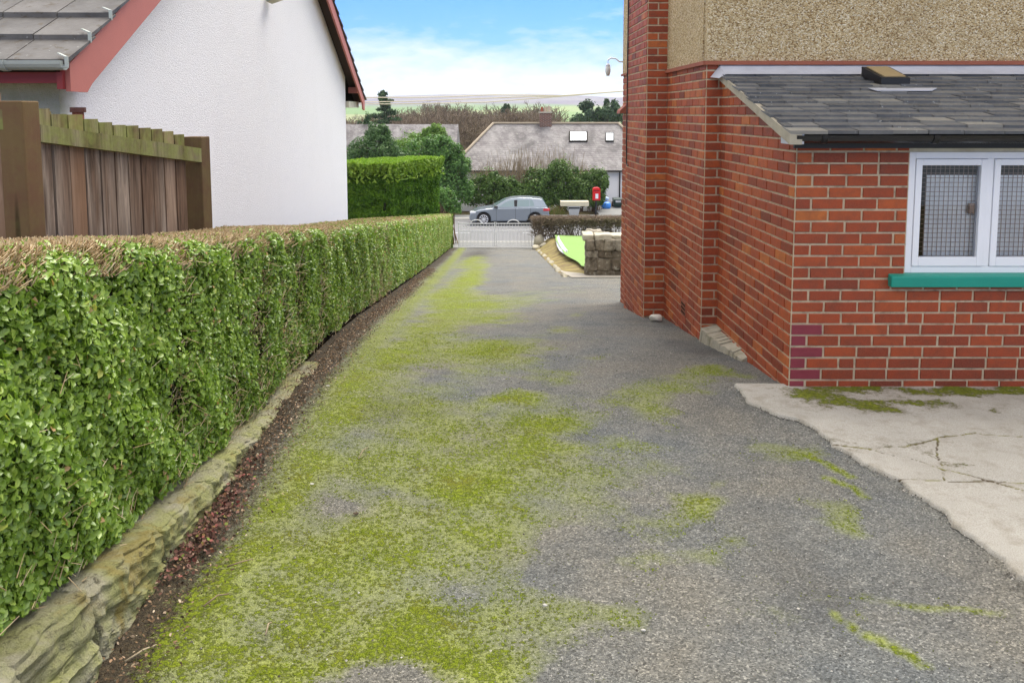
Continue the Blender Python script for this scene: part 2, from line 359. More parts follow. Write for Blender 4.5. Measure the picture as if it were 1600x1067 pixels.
# driveway: asphalt sheet with moss whose patches are placed on the ground
MOSS = [  # u, v, ru, rv, strength (patches as seen in the photograph, kept on the ground where they lie)
 (730, 440, 26, 34, .95), (735, 408, 14, 10, .8), (745, 475, 50, 14, .8), (700, 490, 40, 20, .8), (770, 497, 45, 12, .7), (660, 520, 60, 22, .75), (620, 560, 40, 25, .8),
 (770, 545, 75, 18, .85), (880, 515, 40, 9, .55), (905, 490, 24, 7, .4), (800, 617, 50, 9, .9), (560, 600, 45, 30, .85), (520, 660, 40, 32, .9), (640, 650, 110, 50, .62),
 (760, 570, 110, 26, .5), (760, 690, 150, 55, .62), (855, 655, 55, 22, .9), (840, 705, 60, 30, .85), (690, 755, 70, 28, .75), (600, 740, 120, 40, .62), (470, 735, 45, 40, .9),
 (430, 800, 55, 40, .95), (370, 880, 60, 45, .95), (310, 960, 70, 50, .95), (250, 1040, 80, 45, .95), (520, 860, 90, 55, .66), (640, 860, 120, 70, .64), (760, 830, 90, 55, .55), (760, 745, 70, 40, .6),
 (480, 960, 100, 60, .75), (640, 1000, 90, 50, .85), (720, 1045, 80, 30, .9), (560, 1050, 120, 40, .8), (780, 960, 60, 60, .6), (400, 1050, 100, 40, .85),
 (1110, 585, 65, 14, .80), (1060, 610, 70, 14, .65), (1010, 640, 50, 16, .62), (1040, 665, 30, 12, .5), (960, 690, 60, 12, .5), (1100, 785, 52, 20, .66), (1010, 815, 60, 16, .5), (1120, 850, 70, 22, .45),
 (1285, 790, 45, 26, .60), (1260, 715, 60, 10, .6), (1190, 700, 50, 10, .4), (1330, 800, 30, 16, .45), (1400, 1010, 50, 18, .5), (1340, 970, 30, 12, .4), (1150, 760, 30, 10, .4), (980, 960, 70, 30, .4), (980, 870, 60, 20, .4), (900, 760, 110, 60, .34), (960, 620, 90, 30, .34), (1060, 720, 110, 30, .30), (880, 960, 90, 60, .36), (1180, 920, 120, 50, .26), (900, 450, 60, 20, .28), (820, 470, 50, 20, .4),
 (930, 560, 40, 10, .4), (870, 590, 40, 10, .4), (1440, 740, 60, 8, .4), (830, 400, 25, 8, .2), (680, 430, 20, 25, .6), (690, 460, 30, 16, .7)]
DARK = [(745, 397, 18, 7, 1.), (620, 635, 60, 14, .9), (560, 640, 40, 18, .5), (1110, 545, 60, 12, .75), (1270, 930, 40, 45, .45), (900, 480, 60, 10, .3), (1230, 850, 50, 30, .3), (1000, 500, 30, 8, .4)]
def blobs(X, Y, L):
    X, Y = X + .10 * wob(X, Y, seed=201, f=3.5) + .06 * wob(X, Y, seed=202, f=10.) + .02 * wob(X, Y, seed=205, f=34.), Y + .16 * wob(X, Y, seed=203, f=3.) + .09 * wob(X, Y, seed=204, f=8.) + .03 * wob(X, Y, seed=206, f=30.)
    o = np.zeros_like(X)
    for u, v, ru, rv, s in L:
        c = on_ground(u, v); e = on_ground(u + ru, v); n_ = on_ground(u, min(v + rv, 1200)); f_ = on_ground(u, max(v - rv, 380))
        rx = abs(e[0] - c[0]); ry = np.where(Y < c[1], max(c[1] - n_[1], .03), max(f_[1] - c[1], .03))
        d = ((X - c[0]) / rx) ** 2 + ((Y - c[1]) / ry) ** 2
        o = 1 - (1 - o) * (1 - s * np.exp(-d * .8))
    return o
def poly_dist(X, Y, pts):
    d = np.full_like(X, 9.)
    for a, b in zip(pts[:-1], pts[1:]):
        ab = (b[0] - a[0], b[1] - a[1]); tt = np.clip(((X - a[0]) * ab[0] + (Y - a[1]) * ab[1]) / (ab[0] ** 2 + ab[1] ** 2 + 1e-9), 0, 1)
        d = np.minimum(d, np.hypot(X - a[0] - tt * ab[0], Y - a[1] - tt * ab[1]))
    return d
def asphalt():
    m, t, b = new_mat('mossy_asphalt', .85, .25); co = coord(t)
    chips = voro(t, co, 150.); cs = nd(t, 'ShaderNodeSeparateColor'); lk(t, chips.outputs['Color'], cs.inputs[0])
    c = ramp(t, cs.outputs[0], [(0, (.085, .084, .077)), (.5, (.163, .160, .148)), (.88, (.225, .219, .20)), (1, (.37, .355, .32))])
    c = mix(t, maprange(t, noise(t, co, 1.2, 6., .6), .38, .66), mix(t, 1., c, (1.03, .99, .90), 'MULTIPLY'), mix(t, 1., c, (.90, .97, 1.02), 'MULTIPLY'))
    c = mix(t, maprange(t, noise(t, co, 2.4, 9., .7), .46, .66, 0., .6), c, mix(t, 1., c, (.60, .59, .60), 'MULTIPLY'))
    c = mix(t, maprange(t, noise(t, co, 34., 7., .8), .55, .68, 0., .55), c, (.075, .066, .048))
    c = mix(t, mth(t, 'MULTIPLY', attr(t, 'dark'), .85), c, (.055, .05, .046))
    ms = attr(t, 'moss'); soil = attr(t, 'soil')
    film = maprange(t, mth(t, 'ADD', ms, mth(t, 'ADD', mth(t, 'MULTIPLY', noise(t, co, 2.6, 8., .7), .6), mth(t, 'MULTIPLY', noise(t, co, 55., 6., .8), .45))), .85, 1.40, 0., .82)
    c = mix(t, film, c, mix(t, maprange(t, noise(t, co, 85., 5., .8), .35, .65), (.165, .20, .026), (.37, .41, .08)))
    wh = maprange(t, noise(t, co, 75., 2., .5), .735, .76); c = mix(t, mth(t, 'MULTIPLY', wh, .7), c, (.60, .58, .52))
    hi = mth(t, 'ADD', mth(t, 'MULTIPLY', noise(t, co, 24., 9., .82), .95), mth(t, 'MULTIPLY', noise(t, co, 95., 5., .8), .55))
    sk = maprange(t, mth(t, 'ADD', mth(t, 'MULTIPLY', soil, .80), hi), 1.17, 1.30)
    c = mix(t, sk, c, ramp(t, noise(t, co, 80., 6., .8), [(.3, (.018, .014, .010)), (.5, (.05, .038, .022)), (.64, (.115, .085, .045)), (.8, (.24, .19, .11))]))
    me = mth(t, 'SUBTRACT', mth(t, 'MULTIPLY', ms, .50), maprange(t, soil, .66, .9, 0., .6))
    nn = mth(t, 'ADD', mth(t, 'MULTIPLY', hi, .85), mth(t, 'MULTIPLY', noise(t, co, 4.5, 7., .68), .50))
    vc_ = voro(t, co, 42.); vd = voro(t, co, 110.); cl_ = mth(t, 'ADD', mth(t, 'MULTIPLY', vc_.outputs[0], .50), mth(t, 'MULTIPLY', vd.outputs[0], .30))
    mk = maprange(t, mth(t, 'SUBTRACT', mth(t, 'ADD', me, nn), cl_), .83, .98)
    mcol = ramp(t, noise(t, co, 60., 7., .82), [(.30, (.045, .055, .008)), (.43, (.16, .205, .010)), (.55, (.33, .41, .018)), (.70, (.50, .56, .055))])
    mcol = mix(t, maprange(t, noise(t, co, 3.2, 7., .68), .50, .66, 0., .7), mcol, mix(t, .55, mcol, (.22, .14, .025)))
    c = mix(t, mk, c, mcol)
    lk(t, c, b.inputs['Base Color'])
    h = mth(t, 'ADD', mth(t, 'MULTIPLY', chips.outputs[0], -.45), mth(t, 'ADD', mth(t, 'MULTIPLY', mk, mth(t, 'MULTIPLY', noise(t, co, 60., 7., .82), 2.2)), mth(t, 'MULTIPLY', noise(t, co, 60., 5., .7), .9)))
    bump(t, b, h, .9, .014); return m
def adaptive(y0, y1, k=.006): 
    o = [y0]
    while o[-1] < y1: o.append(min(y1, o[-1] + max(.012, k * o[-1])))
    return np.array(o)
yr = adaptive(.6, 33.25)
cw = np.linspace(0, 1, 190)
bl = np.full_like(yr, -1.42)
br = np.interp(yr, [0, 10.9, 11.2, 16.62, 16.66, 17, 33.3], [4.6, 4.6, 4.4, 4.4, 1.60, 1.56, 1.84])
B = bl[:, None] + (br - bl)[:, None] * cw[None]
Yd = np.repeat(yr[:, None], len(cw), 1); Xd = B - SH * Yd
moss = blobs(Xd, Yd, MOSS); moss = np.clip(moss + .18 * wob(Xd, Yd, seed=2, f=2.6) + .14 * wob(Xd, Yd, seed=6, f=11.), 0, 1)
moss = np.maximum(moss, .72 * np.exp(-((B + 1.0) / .24) ** 2))
for pl in ([(1300, 955), (1345, 985), (1372, 1000), (1405, 1018), (1440, 1040)], [(1180, 690), (1235, 705), (1290, 722), (1330, 745)], [(1350, 930), (1420, 945), (1500, 950), (1560, 955)], [(1290, 745), (1330, 760), (1350, 775)]):
    pts = [on_ground(*p) for p in pl]; d = poly_dist(Xd + .02 * wob(Xd, Yd, seed=301, f=9.), Yd + .02 * wob(Xd, Yd, seed=302, f=9.), pts); moss = np.maximum(moss, .66 * np.exp(-(d / (.020 + .014 * wob(Xd, Yd, seed=303, f=9.))) ** 2) * np.clip(.6 + .8 * wob(Xd, Yd, seed=304, f=14.), 0, 1) + .30 * np.exp(-(d / .12) ** 2))
dark = blobs(Xd, Yd, DARK)
edge = -1.14 + .08 * wob(Yd, seed=5, f=1.6) - .06 * np.clip((Yd - 6) / 10, 0, 1)
soil = np.clip(1.0 - (B - edge + .29) / .80, 0, 1)
Zd = G(Yd) + .006 * wob(Xd, Yd, seed=9, f=1.4) - .012 * np.exp(-((B + .1) / .7) ** 2) + soil * .02 + .004 * wob(Xd, Yd, seed=19, f=9.) * soil
grid('driveway', Xd, Yd, Zd, asphalt(), {'moss': moss, 'dark': dark, 'soil': soil})

# concrete yard by the outhouse, broken along its edge
EDGE = [(1150, 604), (1168, 632), (1195, 642), (1216, 652), (1246, 659), (1264, 668), (1286, 684), (1302, 700), (1330, 712), (1345, 727), (1380, 742), (1402, 752), (1430, 775), (1452, 786), (1478, 806), (1490, 826), (1520, 846), (1545, 864), (1568, 878), (1580, 893), (1602, 915), (1650, 960)]
EP = [on_ground(u, v) for u, v in EDGE]
CR = [[(1180, 664), (1240, 690), (1300, 698), (1340, 703), (1420, 722), (1500, 743), (1600, 770), (1700, 795)],
      [(1305, 698), (1360, 706), (1410, 703), (1460, 690), (1520, 680), (1600, 688)], [(1468, 690), (1463, 705), (1466, 718), (1470, 735), (1474, 752)],
      [(1402, 752), (1480, 755), (1540, 757), (1620, 760)], [(1246, 612), (1275, 650), (1320, 690)]]
ey = np.array([p[1] for p in EP])[::-1]; ex = np.array([p[0] for p in EP])[::-1]
yc = np.arange(2.4, 5.74, .016); cx = np.linspace(0, 1, 220)
xedge = x0 = np.interp(yc, ey, ex) + .016 * wob(yc, seed=31, f=26.) + .014 * wob(yc, seed=32, f=80.)
Yc = np.repeat(yc[:, None], len(cx), 1); Xc = x0[:, None] + (5.6 - x0)[:, None] * cx[None] ** 1.15
crack = np.zeros_like(Xc)
for k, l in enumerate(CR):
    pts = [on_ground(*p) for p in l]; d = poly_dist(Xc + .022 * wob(Xc, Yc, seed=40 + k, f=10.) + .008 * wob(Xc, Yc, seed=140 + k, f=45.), Yc + .022 * wob(Xc, Yc, seed=50 + k, f=10.) + .008 * wob(Xc, Yc, seed=150 + k, f=45.), pts)
    crack = np.maximum(crack, (1 if k < 4 else .35) * np.exp(-(d / (.0075 + .0045 * wob(Xc, Yc, seed=63, f=5.))) ** 2))
CM = [(1350, 703, 60, 5, .5), (1440, 697, 50, 5, .55), (1466, 725, 7, 22, .75), (1500, 742, 60, 5, .45), (1270, 622, 40, 10, .9), (1320, 640, 60, 12, .85), (1370, 640, 30, 10, .6), (1440, 635, 50, 8, .85), (1540, 615, 60, 6, .9), (1400, 615, 120, 6, .8), (1330, 615, 90, 8, .6), (1545, 640, 12, 4, .7), (1490, 615, 30, 6, .8), (1590, 612, 50, 7, .8)]
cmoss = blobs(Xc, Yc, CM) + .35 * crack * (wob(Xc, Yc, seed=61, f=3.) > .1)
Zc = G(Yc) + .020 + .003 * wob(Xc, Yc, seed=62, f=3.) - crack * .010
edrop = np.clip(1 - (Xc - x0[:, None]) / .012, 0, 1); Zc = Zc - edrop ** 2 * .020
def yard_mat():
    m, t, b = new_mat('old_concrete', .9, .2); co = coord(t)
    c = mix(t, noise(t, co, 2.2, 8., .62), (.28, .262, .222), (.52, .495, .44))
    c = mix(t, maprange(t, noise(t, co, 150., 6., .8), .46, .62, 0., .75), c, (.22, .20, .165))
    c = mix(t, maprange(t, noise(t, co, 7., 8., .72), .50, .68, 0., .6), c, (.22, .19, .14))
    c = mix(t, maprange(t, attr(t, 'crack'), .35, .8), c, mix(t, maprange(t, noise(t, co, 6., 5., .6), .45, .6), (.07, .05, .03), (.16, .15, .03)))
    nn = mth(t, 'ADD', mth(t, 'MULTIPLY', noise(t, co, 40., 8., .8), .9), mth(t, 'MULTIPLY', noise(t, co, 8., 6., .7), .7))
    mk = maprange(t, mth(t, 'ADD', mth(t, 'MULTIPLY', attr(t, 'moss'), .50), nn), 1.12, 1.18)
    c = mix(t, maprange(t, mth(t, 'ADD', mth(t, 'MULTIPLY', attr(t, 'moss'), .5), nn), 1.0, 1.14, 0., .65), c, (.13, .105, .06))
    c = mix(t, mk, c, ramp(t, noise(t, co, 45., 5., .7), [(.3, (.045, .05, .008)), (.55, (.13, .15, .012)), (.72, (.24, .24, .03))]))
    lk(t, c, b.inputs['Base Color'])
    bump(t, b, mth(t, 'ADD', mth(t, 'MULTIPLY', mk, 1.2), noise(t, co, 110., 5., .7)), .6, .008); return m
grid('concrete_yard', Xc, Yc, Zc, yard_mat(), {'crack': np.clip(crack, 0, 1), 'moss': np.clip(cmoss, 0, 1)})

def strip(name, y0, y1, mat, h=0., x0=-60, x1=60, ny=6, base=None):
    y = np.linspace(y0, y1, ny); x = np.linspace(x0, x1, 60); Y = np.repeat(y[:, None], 60, 1); X = np.repeat(x[None], ny, 0)
    return grid(name, X, Y, (G(Y) if base is None else np.full_like(Y, base)) + h, mat)
M['road'] = paint('road_asphalt', (.17, .17, .175), .8, .3, .12, 3., .3)
M['paving'] = paint('pavement_asphalt', (.21, .21, .20), .85, .2, .15, 2., .3)
RB = EYE - 5.76
strip('pavement', 33.25, 35.4, M['paving'], .0)
tag(MB().box(-60, 60, 35.4, 35.55, RB - .1, EYE - 5.44).build('kerb', M['stone_white']), kind='structure')
strip('road', 35.55, 45.0, M['road'], 0, base=RB)
tag(MB().box(-60, 60, 45.0, 45.15, RB - .1, RB + .11).build('kerb', M['stone_white']), kind='structure')
strip('pavement', 45.15, 46.6, M['paving'], 0, base=RB + .105)
# line markings on the road
mk_ = MB()
for x in np.arange(-40, 40, 4.5): mk_.box(x, x + 2, 40.2, 40.3, RB + .004, RB + .008)
tag(mk_.build('road_marking', M['white_paint']), kind='structure')

# ------------------------------------------------------------------ brick house
CO = .0783; BL = .2235; DAT = -1.905          # course height, brick pitch, level of the lowest bed joint (relative to the eye)
def brick_wall(mb, p0, du, dn, L, h0, h1, openings=(), phase=0, umax=None, umin=None, painted=None, first=0., dirt=None):
    """bricks of a wall face: p0=(x,y) of its left end, du along the wall, dn outward (2-D unit vectors)"""
    du = np.array(du, float); dn = np.array(dn, float); p0 = np.array(p0, float); J = .0060
    k0 = int(math.floor((h0 - DAT) / CO + .01)); k1 = int(math.ceil((h1 - DAT) / CO - .01))
    def slab(u0, u1, z0, z1, r, mi):
        u0 += J * random.uniform(.8, 1.2); u1 -= J * random.uniform(.8, 1.2); z0 += J * random.uniform(.8, 1.15); z1 -= J * random.uniform(.8, 1.15)
        if u1 - u0 < .015 or z1 - z0 < .012: return
        e = .0035; out = .0075 + random.uniform(-.0015, .0015); tl = [random.uniform(-.0012, .0012) for _ in range(4)]
        pts = []
        for k, (u, z) in enumerate(((u0, z0), (u1, z0), (u1, z1), (u0, z1))):
            q = p0 + du * u - dn * .002; pts.append((q[0], q[1], z + EYE))
        for k, (u, z) in enumerate(((u0 + e, z0 + e), (u1 - e, z0 + e), (u1 - e, z1 - e), (u0 + e, z1 - e))):
            q = p0 + du * (u + tl[k]) + dn * (out + tl[k] * .8); pts.append((q[0], q[1], z + EYE + tl[(k + 1) % 4]))
        mb.mi = mi; mb.add(pts, [(4, 5, 6, 7), (0, 1, 5, 4), (1, 2, 6, 5), (2, 3, 7, 6), (3, 0, 4, 7)], r); mb.mi = 0
    for k in range(k0, k1):
        z0 = max(h0, DAT + k * CO); z1 = min(h1, DAT + (k + 1) * CO)
        if z1 - z0 < .012: continue
        a = 0.; b = L if umax is None else min(L, umax(z1)); lo = 0. if umin is None else umin(z1)
        cuts = [(lo, b)]
        for (o0, o1, oz0, oz1) in openings:
            if oz0 < (z0 + z1) / 2 < oz1:
                cuts = [c for x, y in cuts for c in ((x, min(y, o0)), (max(x, o1), y)) if c[1] - c[0] > .01]
        odd = (k + phase) % 2
        u = 0.; i = 0; r_prev = random.random()
        while u < b:
            w = BL * (.5 if (i == 0 and odd) else 1) * random.uniform(.975, 1.025)
            if i > 1 and random.random() < .04: w = BL * .5
            r = min(1, max(0, random.gauss(.54, .24)))
            if random.random() < .05: r = random.uniform(.85, 1)
            if dirt: r *= dirt(z0)
            mi = 1 if (painted and painted(k, i)) else 0
            for x, y in cuts:
                s, e = max(u, x), min(u + w, y)
                if e - s > .012: slab(s, e, z0, z1, r, mi)
            u += w; i += 1
def px_u(u, v, y, x0): return at(u, v, y)[0] - x0
HB = thing('brick_house', (2.6, 8.0, float(G(8.0))), 'red brick house with pebbledash upper walls and a slate lean-to outhouse', 'house')
YF, YM = 5.65, 7.48                 # outhouse front, main wall front
XC = at(1232, 607, YF)[0]           # near corner of the outhouse
BO = XC + SH * YF; BM = 1.925; YP0, YP1 = 9.06, 10.33; BP = 1.70; YS = 11.06; BS = 1.775; XR = 6.6
TOPM = .425                         # where brick meets pebbledash
EV = -.205
EVb = EV + .02
# window opening in the front of the outhouse
WX0, _, WZ0 = at(1413, 427, YF); _, _, WZ1 = at(1420, 224, YF); WX1 = WX0 + 1.36; wz0, wz1 = WZ0 - EYE, WZ1 - EYE
mb = MB(); mb.mi = 0
# mortar cores
mo = MB()
def core(x0, x1, y0, y1, h0, h1): mo.box(x0, x1, y0, y1, h0 + EYE, h1 + EYE)
core(XC, WX0, YF, YF + .11, -2.4, EV); core(WX1, XR, YF, YF + .11, -2.4, EV)
core(WX0, WX1, YF, YF + .11, -2.4, wz0)
sl = (.36 - (EV)) / (7.42 - 5.52)          # slope of the lean-to roof
def roof_h(y): return -.135 + (.335 + .135) * (y - 5.5) / (7.44 - 5.5)
side = [V(BO, YF + .11, -2.4), V(BO, YM, -2.4), V(BO, YM, roof_h(YM) - .06), V(BO, YF + .11, roof_h(YF + .11) - .06)]
mo.prism(side[::-1], (.11, 0, 0))
mo.bbox(BO, BO + .11, YF + .005, YF + .11, -2.4, EV + .02)
mo.build('mortar_joints', M['mortar'], HB)
brick_wall(mb, (XC, YF), (1, 0), (0, -1), XR - XC, -2.15, EV, [(WX0 - XC, WX1 - XC, wz0, wz1 + .2)], phase=1, painted=lambda k, i: i == 0 and 0 <= k <= 5, dirt=lambda z: .42 + .58 * min(1, max(0, (z + 1.95) / 1.1)))
sd2 = np.array([V(BO, YM, 0)[0] - V(BO, YF, 0)[0], YM - YF]); sl_len = float(np.linalg.norm(sd2)); sd2 /= sl_len; sn2 = np.array([-sd2[1], sd2[0]])
def side_max(h):
    return sl_len
def side_min(h):      # where the sloping roof has climbed over this course
    y = 5.5 + (h + .035 + .135) / (.335 + .135) * (7.44 - 5.5); return max(0., min(sl_len, (y - YF)))
brick_wall(mb, V(BO, YF, 0)[:2], sd2, sn2, sl_len, -2.25, roof_h(YM) - .05, phase=0, umin=side_min)
mb.build('outhouse_wall', [M['brick'], M['brick_painted']], HB)

def wall_run(mb, mo, b0, y0, y1, h0, h1, phase=0):   # a side wall facing the drive
    p, q = np.array(V(b0, y0, 0)[:2]), np.array(V(b0, y1, 0)[:2]); d = q - p; L = float(np.linalg.norm(d)); d /= L
    brick_wall(mb, p, d, (-d[1], d[0]), L, h0, h1, phase=phase)
# main house: front strip beside the outhouse and side wall up to the chimney breast
mb = MB(); mo = MB()
xm = V(BM, YM, 0)[0]
mo.box(xm, xm + .6, YM, YM + .1, -2.5 + EYE, TOPM + EYE)
mo.bbox(BM, BM + .1, YM + .005, YP0 + .1, -2.6, TOPM)
mo.bbox(BS, BS + .1, YP1 - .1, YS, -3.0, .47); mo.box(V(BS, YS, 0)[0], XR, YS - .1, YS - .002, -3 + EYE, 4.4 + EYE)
brick_wall(mb, (xm, YM), (1, 0), (0, -1), .62, -2.4, TOPM, phase=0)
wall_run(mb, mo, BM, YM, YP0 + .02, -2.5, TOPM, 1)
mb.build('main_wall', M['brick'], HB); mb = MB()
wall_run(mb, mo, BS, YP1, YS, -2.9, .47, 0)
mb.build('far_wall', M['brick'], HB); mo.build('main_wall_joints', M['mortar'], HB)
# chimney breast standing proud of the side wall
mb = MB(); mo = MB(); xp = V(BP, YP0, 0)[0]; wp = at(1043, 250, YP0)[0] - xp + .10
mo.hexa([V(BP, YP0, -2.9), (xp + .5, YP0, EYE - 2.9), (xp + .5, YP1, EYE - 2.9), V(BP, YP1, -2.9), V(BP, YP0, 5.2), (xp + .5, YP0, EYE + 5.2), (xp + .5, YP1, EYE + 5.2), V(BP, YP1, 5.2)])
brick_wall(mb, (xp, YP0), (1, 0), (0, -1), wp, -2.5, 5.2, phase=1)
wall_run(mb, mo, BP, YP0, YP1, -2.8, 5.2, 0)
cb = mb.build('chimney_breast', M['brick'], HB); mo.build('breast_joints', M['mortar'], cb)
# pebbledash above
pd = MB()
pd.box(xm, XR, YM - .012, YM + .1, TOPM + .02 + EYE, 4.4 + EYE)
pd.bbox(BM - .012, BM + .1, YM + .1, YP0 + .1, TOPM + .02, 4.4)
pd.bbox(BS - .012, BS + .1, YP1 - .05, YS + .01, .49, 4.4)
pd.build('pebbledash_wall', M['pebbledash'], HB)
lip = MB()
lip.box(xm - .02, XR, YM - .035, YM - .0125, TOPM + EYE - .012, TOPM + EYE + .022); lip.bbox(BM - .035, BM - .0125, YM - .03, YP0 - .002, TOPM - .012, TOPM + .022)
lip.build('drip_course', M['terracotta'], HB); lip = MB(); lip.bbox(BS - .035, BS - .0125, YP1 + .02, YS + .015, .465, .49); lip.build('drip_course', M['terracotta'], HB)
rf = MB(); a = .5
rf.hexa([(xm - a, YM - a, EYE + 4.4), (XR, YM - a, EYE + 4.4), (XR, YS + a, EYE + 4.4), (xm - a, YS + a, EYE + 4.4), (xm + 1.6, YM + 1.7, EYE + 5.9), (XR, YM + 1.7, EYE + 5.9), (XR, YM + 1.9, EYE + 5.9), (xm + 1.6, YM + 1.9, EYE + 5.9)])
rf.build('roof', M['slate'], HB)
# lean-to roof: slates laid course by course on a deck
XL = V(1.965, 5.5, 0)[0]
def rp(x, y, dz=0.): return (x, y, EYE + roof_h(y) + dz)
dk = MB(); dk.hexa([rp(XL + .03, 5.5, -.05), rp(XR, 5.5, -.05), rp(XR, 7.47, -.05), rp(XL + .03, 7.47, -.05), rp(XL + .03, 5.5, -.005), rp(XR, 5.5, -.005), rp(XR, 7.47, -.005), rp(XL + .03, 7.47, -.005)])
lr = dk.build('lean_to_roof', M['dark'], HB)
sm = MB(); g = .140; ncs = int((7.47 - 5.47) / g) + 1
for k in range(ncs):
    y0 = 5.465 + k * g; x = XL - (k % 2) * .13 + random.uniform(-.02, .02)
    while x < XR:
        w = random.uniform(.17, .27); x0, x1 = max(x + .002, XL - .01 + .012 * (k % 3)), x + w - .002; x += w
        if x1 - x0 < .04: continue
        t0 = .021 + random.uniform(-.003, .006); dy = random.uniform(-.008, .006); yb = min(7.47, y0 + g * 1.6); sk = random.uniform(-.004, .004)
        sm.hexa([rp(x0, y0 + dy, .004), rp(x1, y0 + dy + sk, .004), rp(x1, yb, -.004), rp(x0, yb, -.004), rp(x0, y0 + dy, t0 + .004), rp(x1, y0 + dy + sk, t0 + .003), rp(x1, yb, .002), rp(x0, yb, .002)])
sm.build('slates', M['slate'], lr)
vg = MB(); vg.hexa([(XL - .012, 5.46, EYE + roof_h(5.46) - .062), (XL + .07, 5.46, EYE + roof_h(5.46) - .062), (XL + .09, 7.46, EYE + roof_h(7.46) - .055), (XL + .005, 7.46, EYE + roof_h(7.46) - .055),
                    rp(XL - .012, 5.46, .006), rp(XL + .07, 5.46, .0), rp(XL + .09, 7.46, .0), rp(XL + .005, 7.46, .006)])
vg.build('verge_mortar', M['render_verge'], lr)
fl = MB(); xs = np.linspace(XL + .02, XR, 40)
for x0, x1 in zip(xs[:-1], xs[1:]):
    w0, w1 = [.006 * math.sin(x * 3.1) + .004 * math.sin(x * 11) for x in (x0, x1)]
    z_ = EYE + TOPM - .012
    fl.add([(x0, 7.27 + w0, EYE + roof_h(7.27) + .03), (x1, 7.27 + w1, EYE + roof_h(7.27) + .03), (x1, 7.43, EYE + roof_h(7.43) + .045 + w1), (x0, 7.43, EYE + roof_h(7.43) + .045 + w0), (x0, 7.466, z_), (x1, 7.466, z_)], [(0, 1, 2, 3), (3, 2, 5, 4)])
fl.add([(xs[0], 7.27, EYE + roof_h(7.27) + .03), (xs[0], 7.43, EYE + roof_h(7.43) + .045), (xs[0], 7.466, EYE + TOPM - .012), (xs[0] - .09, 7.45, EYE + roof_h(7.4) - .02), (xs[0] - .05, 7.3, EYE + roof_h(7.3) - .01)], [(0, 1, 2, 3, 4)])
fl.build('lead_flashing', M['lead'], lr, smooth=True)
# small wooden roof vent propped on the slates and the pale lead apron below
va = at(1356, 116, 7.0); vb = at(1432, 131, 6.9)
vt = MB(); yv0, yv1 = 6.90, 7.18; xv0, xv1 = at(1377, 130, yv0)[0], at(1422, 130, yv0)[0]
vt.hexa([rp(xv0, yv0, .02), rp(xv1, yv0, .02), rp(xv1 - .05, yv1, .02), rp(xv0 - .05, yv1, .02), rp(xv0, yv0, .075), rp(xv1, yv0, .075), rp(xv1 - .05, yv1, .11), rp(xv0 - .05, yv1, .11)])
vo = vt.build('roof_hatch', M['black'], lr)
vt = MB(); vt.hexa([rp(xv0 + .03, yv0 + .02, .076), rp(xv1 - .03, yv0 + .02, .076), rp(xv1 - .08, yv1 - .03, .110), rp(xv0 - .02, yv1 - .03, .110), rp(xv0 + .03, yv0 + .02, .085), rp(xv1 - .03, yv0 + .02, .085), rp(xv1 - .08, yv1 - .03, .119), rp(xv0 - .02, yv1 - .03, .119)])
vt.build('hatch_panel', M['yellow_wood'], vo)
ap = MB(); x0, x1 = at(1362, 138, 6.72)[0], at(1466, 138, 6.72)[0]
ap.hexa([rp(x0, 6.62, .028), rp(x1 - .1, 6.62, .028), rp(x1, 6.74, .022), rp(x0 - .02, 6.74, .022), rp(x0, 6.62, .034), rp(x1 - .1, 6.62, .034), rp(x1, 6.74, .028), rp(x0 - .02, 6.74, .028)])
ap.build('lead_apron', M['lead'], lr)
# black half-round gutter on brackets, with fascia
def half_round(mb, a, b, r, n=9, t=.004):
    a, b = np.array(a, float), np.array(b, float); d = (b - a) / np.linalg.norm(b - a); s = np.cross(d, (0, 0, 1)); s /= np.linalg.norm(s); vs = []
    for p in (a, b):
        for rr in (r, r - t):
            for j in range(n): q = math.pi + math.pi * j / (n - 1); vs.append(p + s * rr * math.cos(q) + np.array((0, 0, 1)) * rr * math.sin(q))
    fs = []
    for j in range(n - 1): fs += [(j, j + 1, 2 * n + j + 1, 2 * n + j), (n + j, 3 * n + j, 3 * n + j + 1, n + j + 1)]
    fs += [(0, 2 * n, 3 * n, n), (n - 1, 2 * n - 1, 4 * n - 1, 3 * n - 1)] + [tuple(range(n)), tuple(range(2 * n, 3 * n))]
    mb.add(vs, fs)
gz = EYE - .148
fa = MB(); fa.box(XL + .06, XR, 5.575, 5.60, EYE - .235, EYE - .135); fa.build('eaves_board', M['black'], HB)
gu = MB(); half_round(gu, (XL + .035, 5.505, gz), (XR, 5.505, gz), .052)
go = gu.build('gutter', M['black_gutter'], HB, smooth=False)
for x in np.arange(XL + .2, XR, .72): br_ = MB(); half_round(br_, (x, 5.505, gz + .002), (x + .035, 5.505, gz + .002), .059, t=.005); br_.build('gutter_bracket', M['black'], go)
ec = MB(); ec.hexa([V(1.965, 5.47, -.205), (XL + .085, 5.47, EYE - .205), (XL + .085, 5.66, EYE - .205), V(1.965, 5.66, -.205), V(1.965, 5.47, -.13), (XL + .085, 5.47, EYE - .13), (XL + .085, 5.66, EYE - .10), V(1.965, 5.66, -.10)])
ec.build('eaves_end', M['lead'], HB)
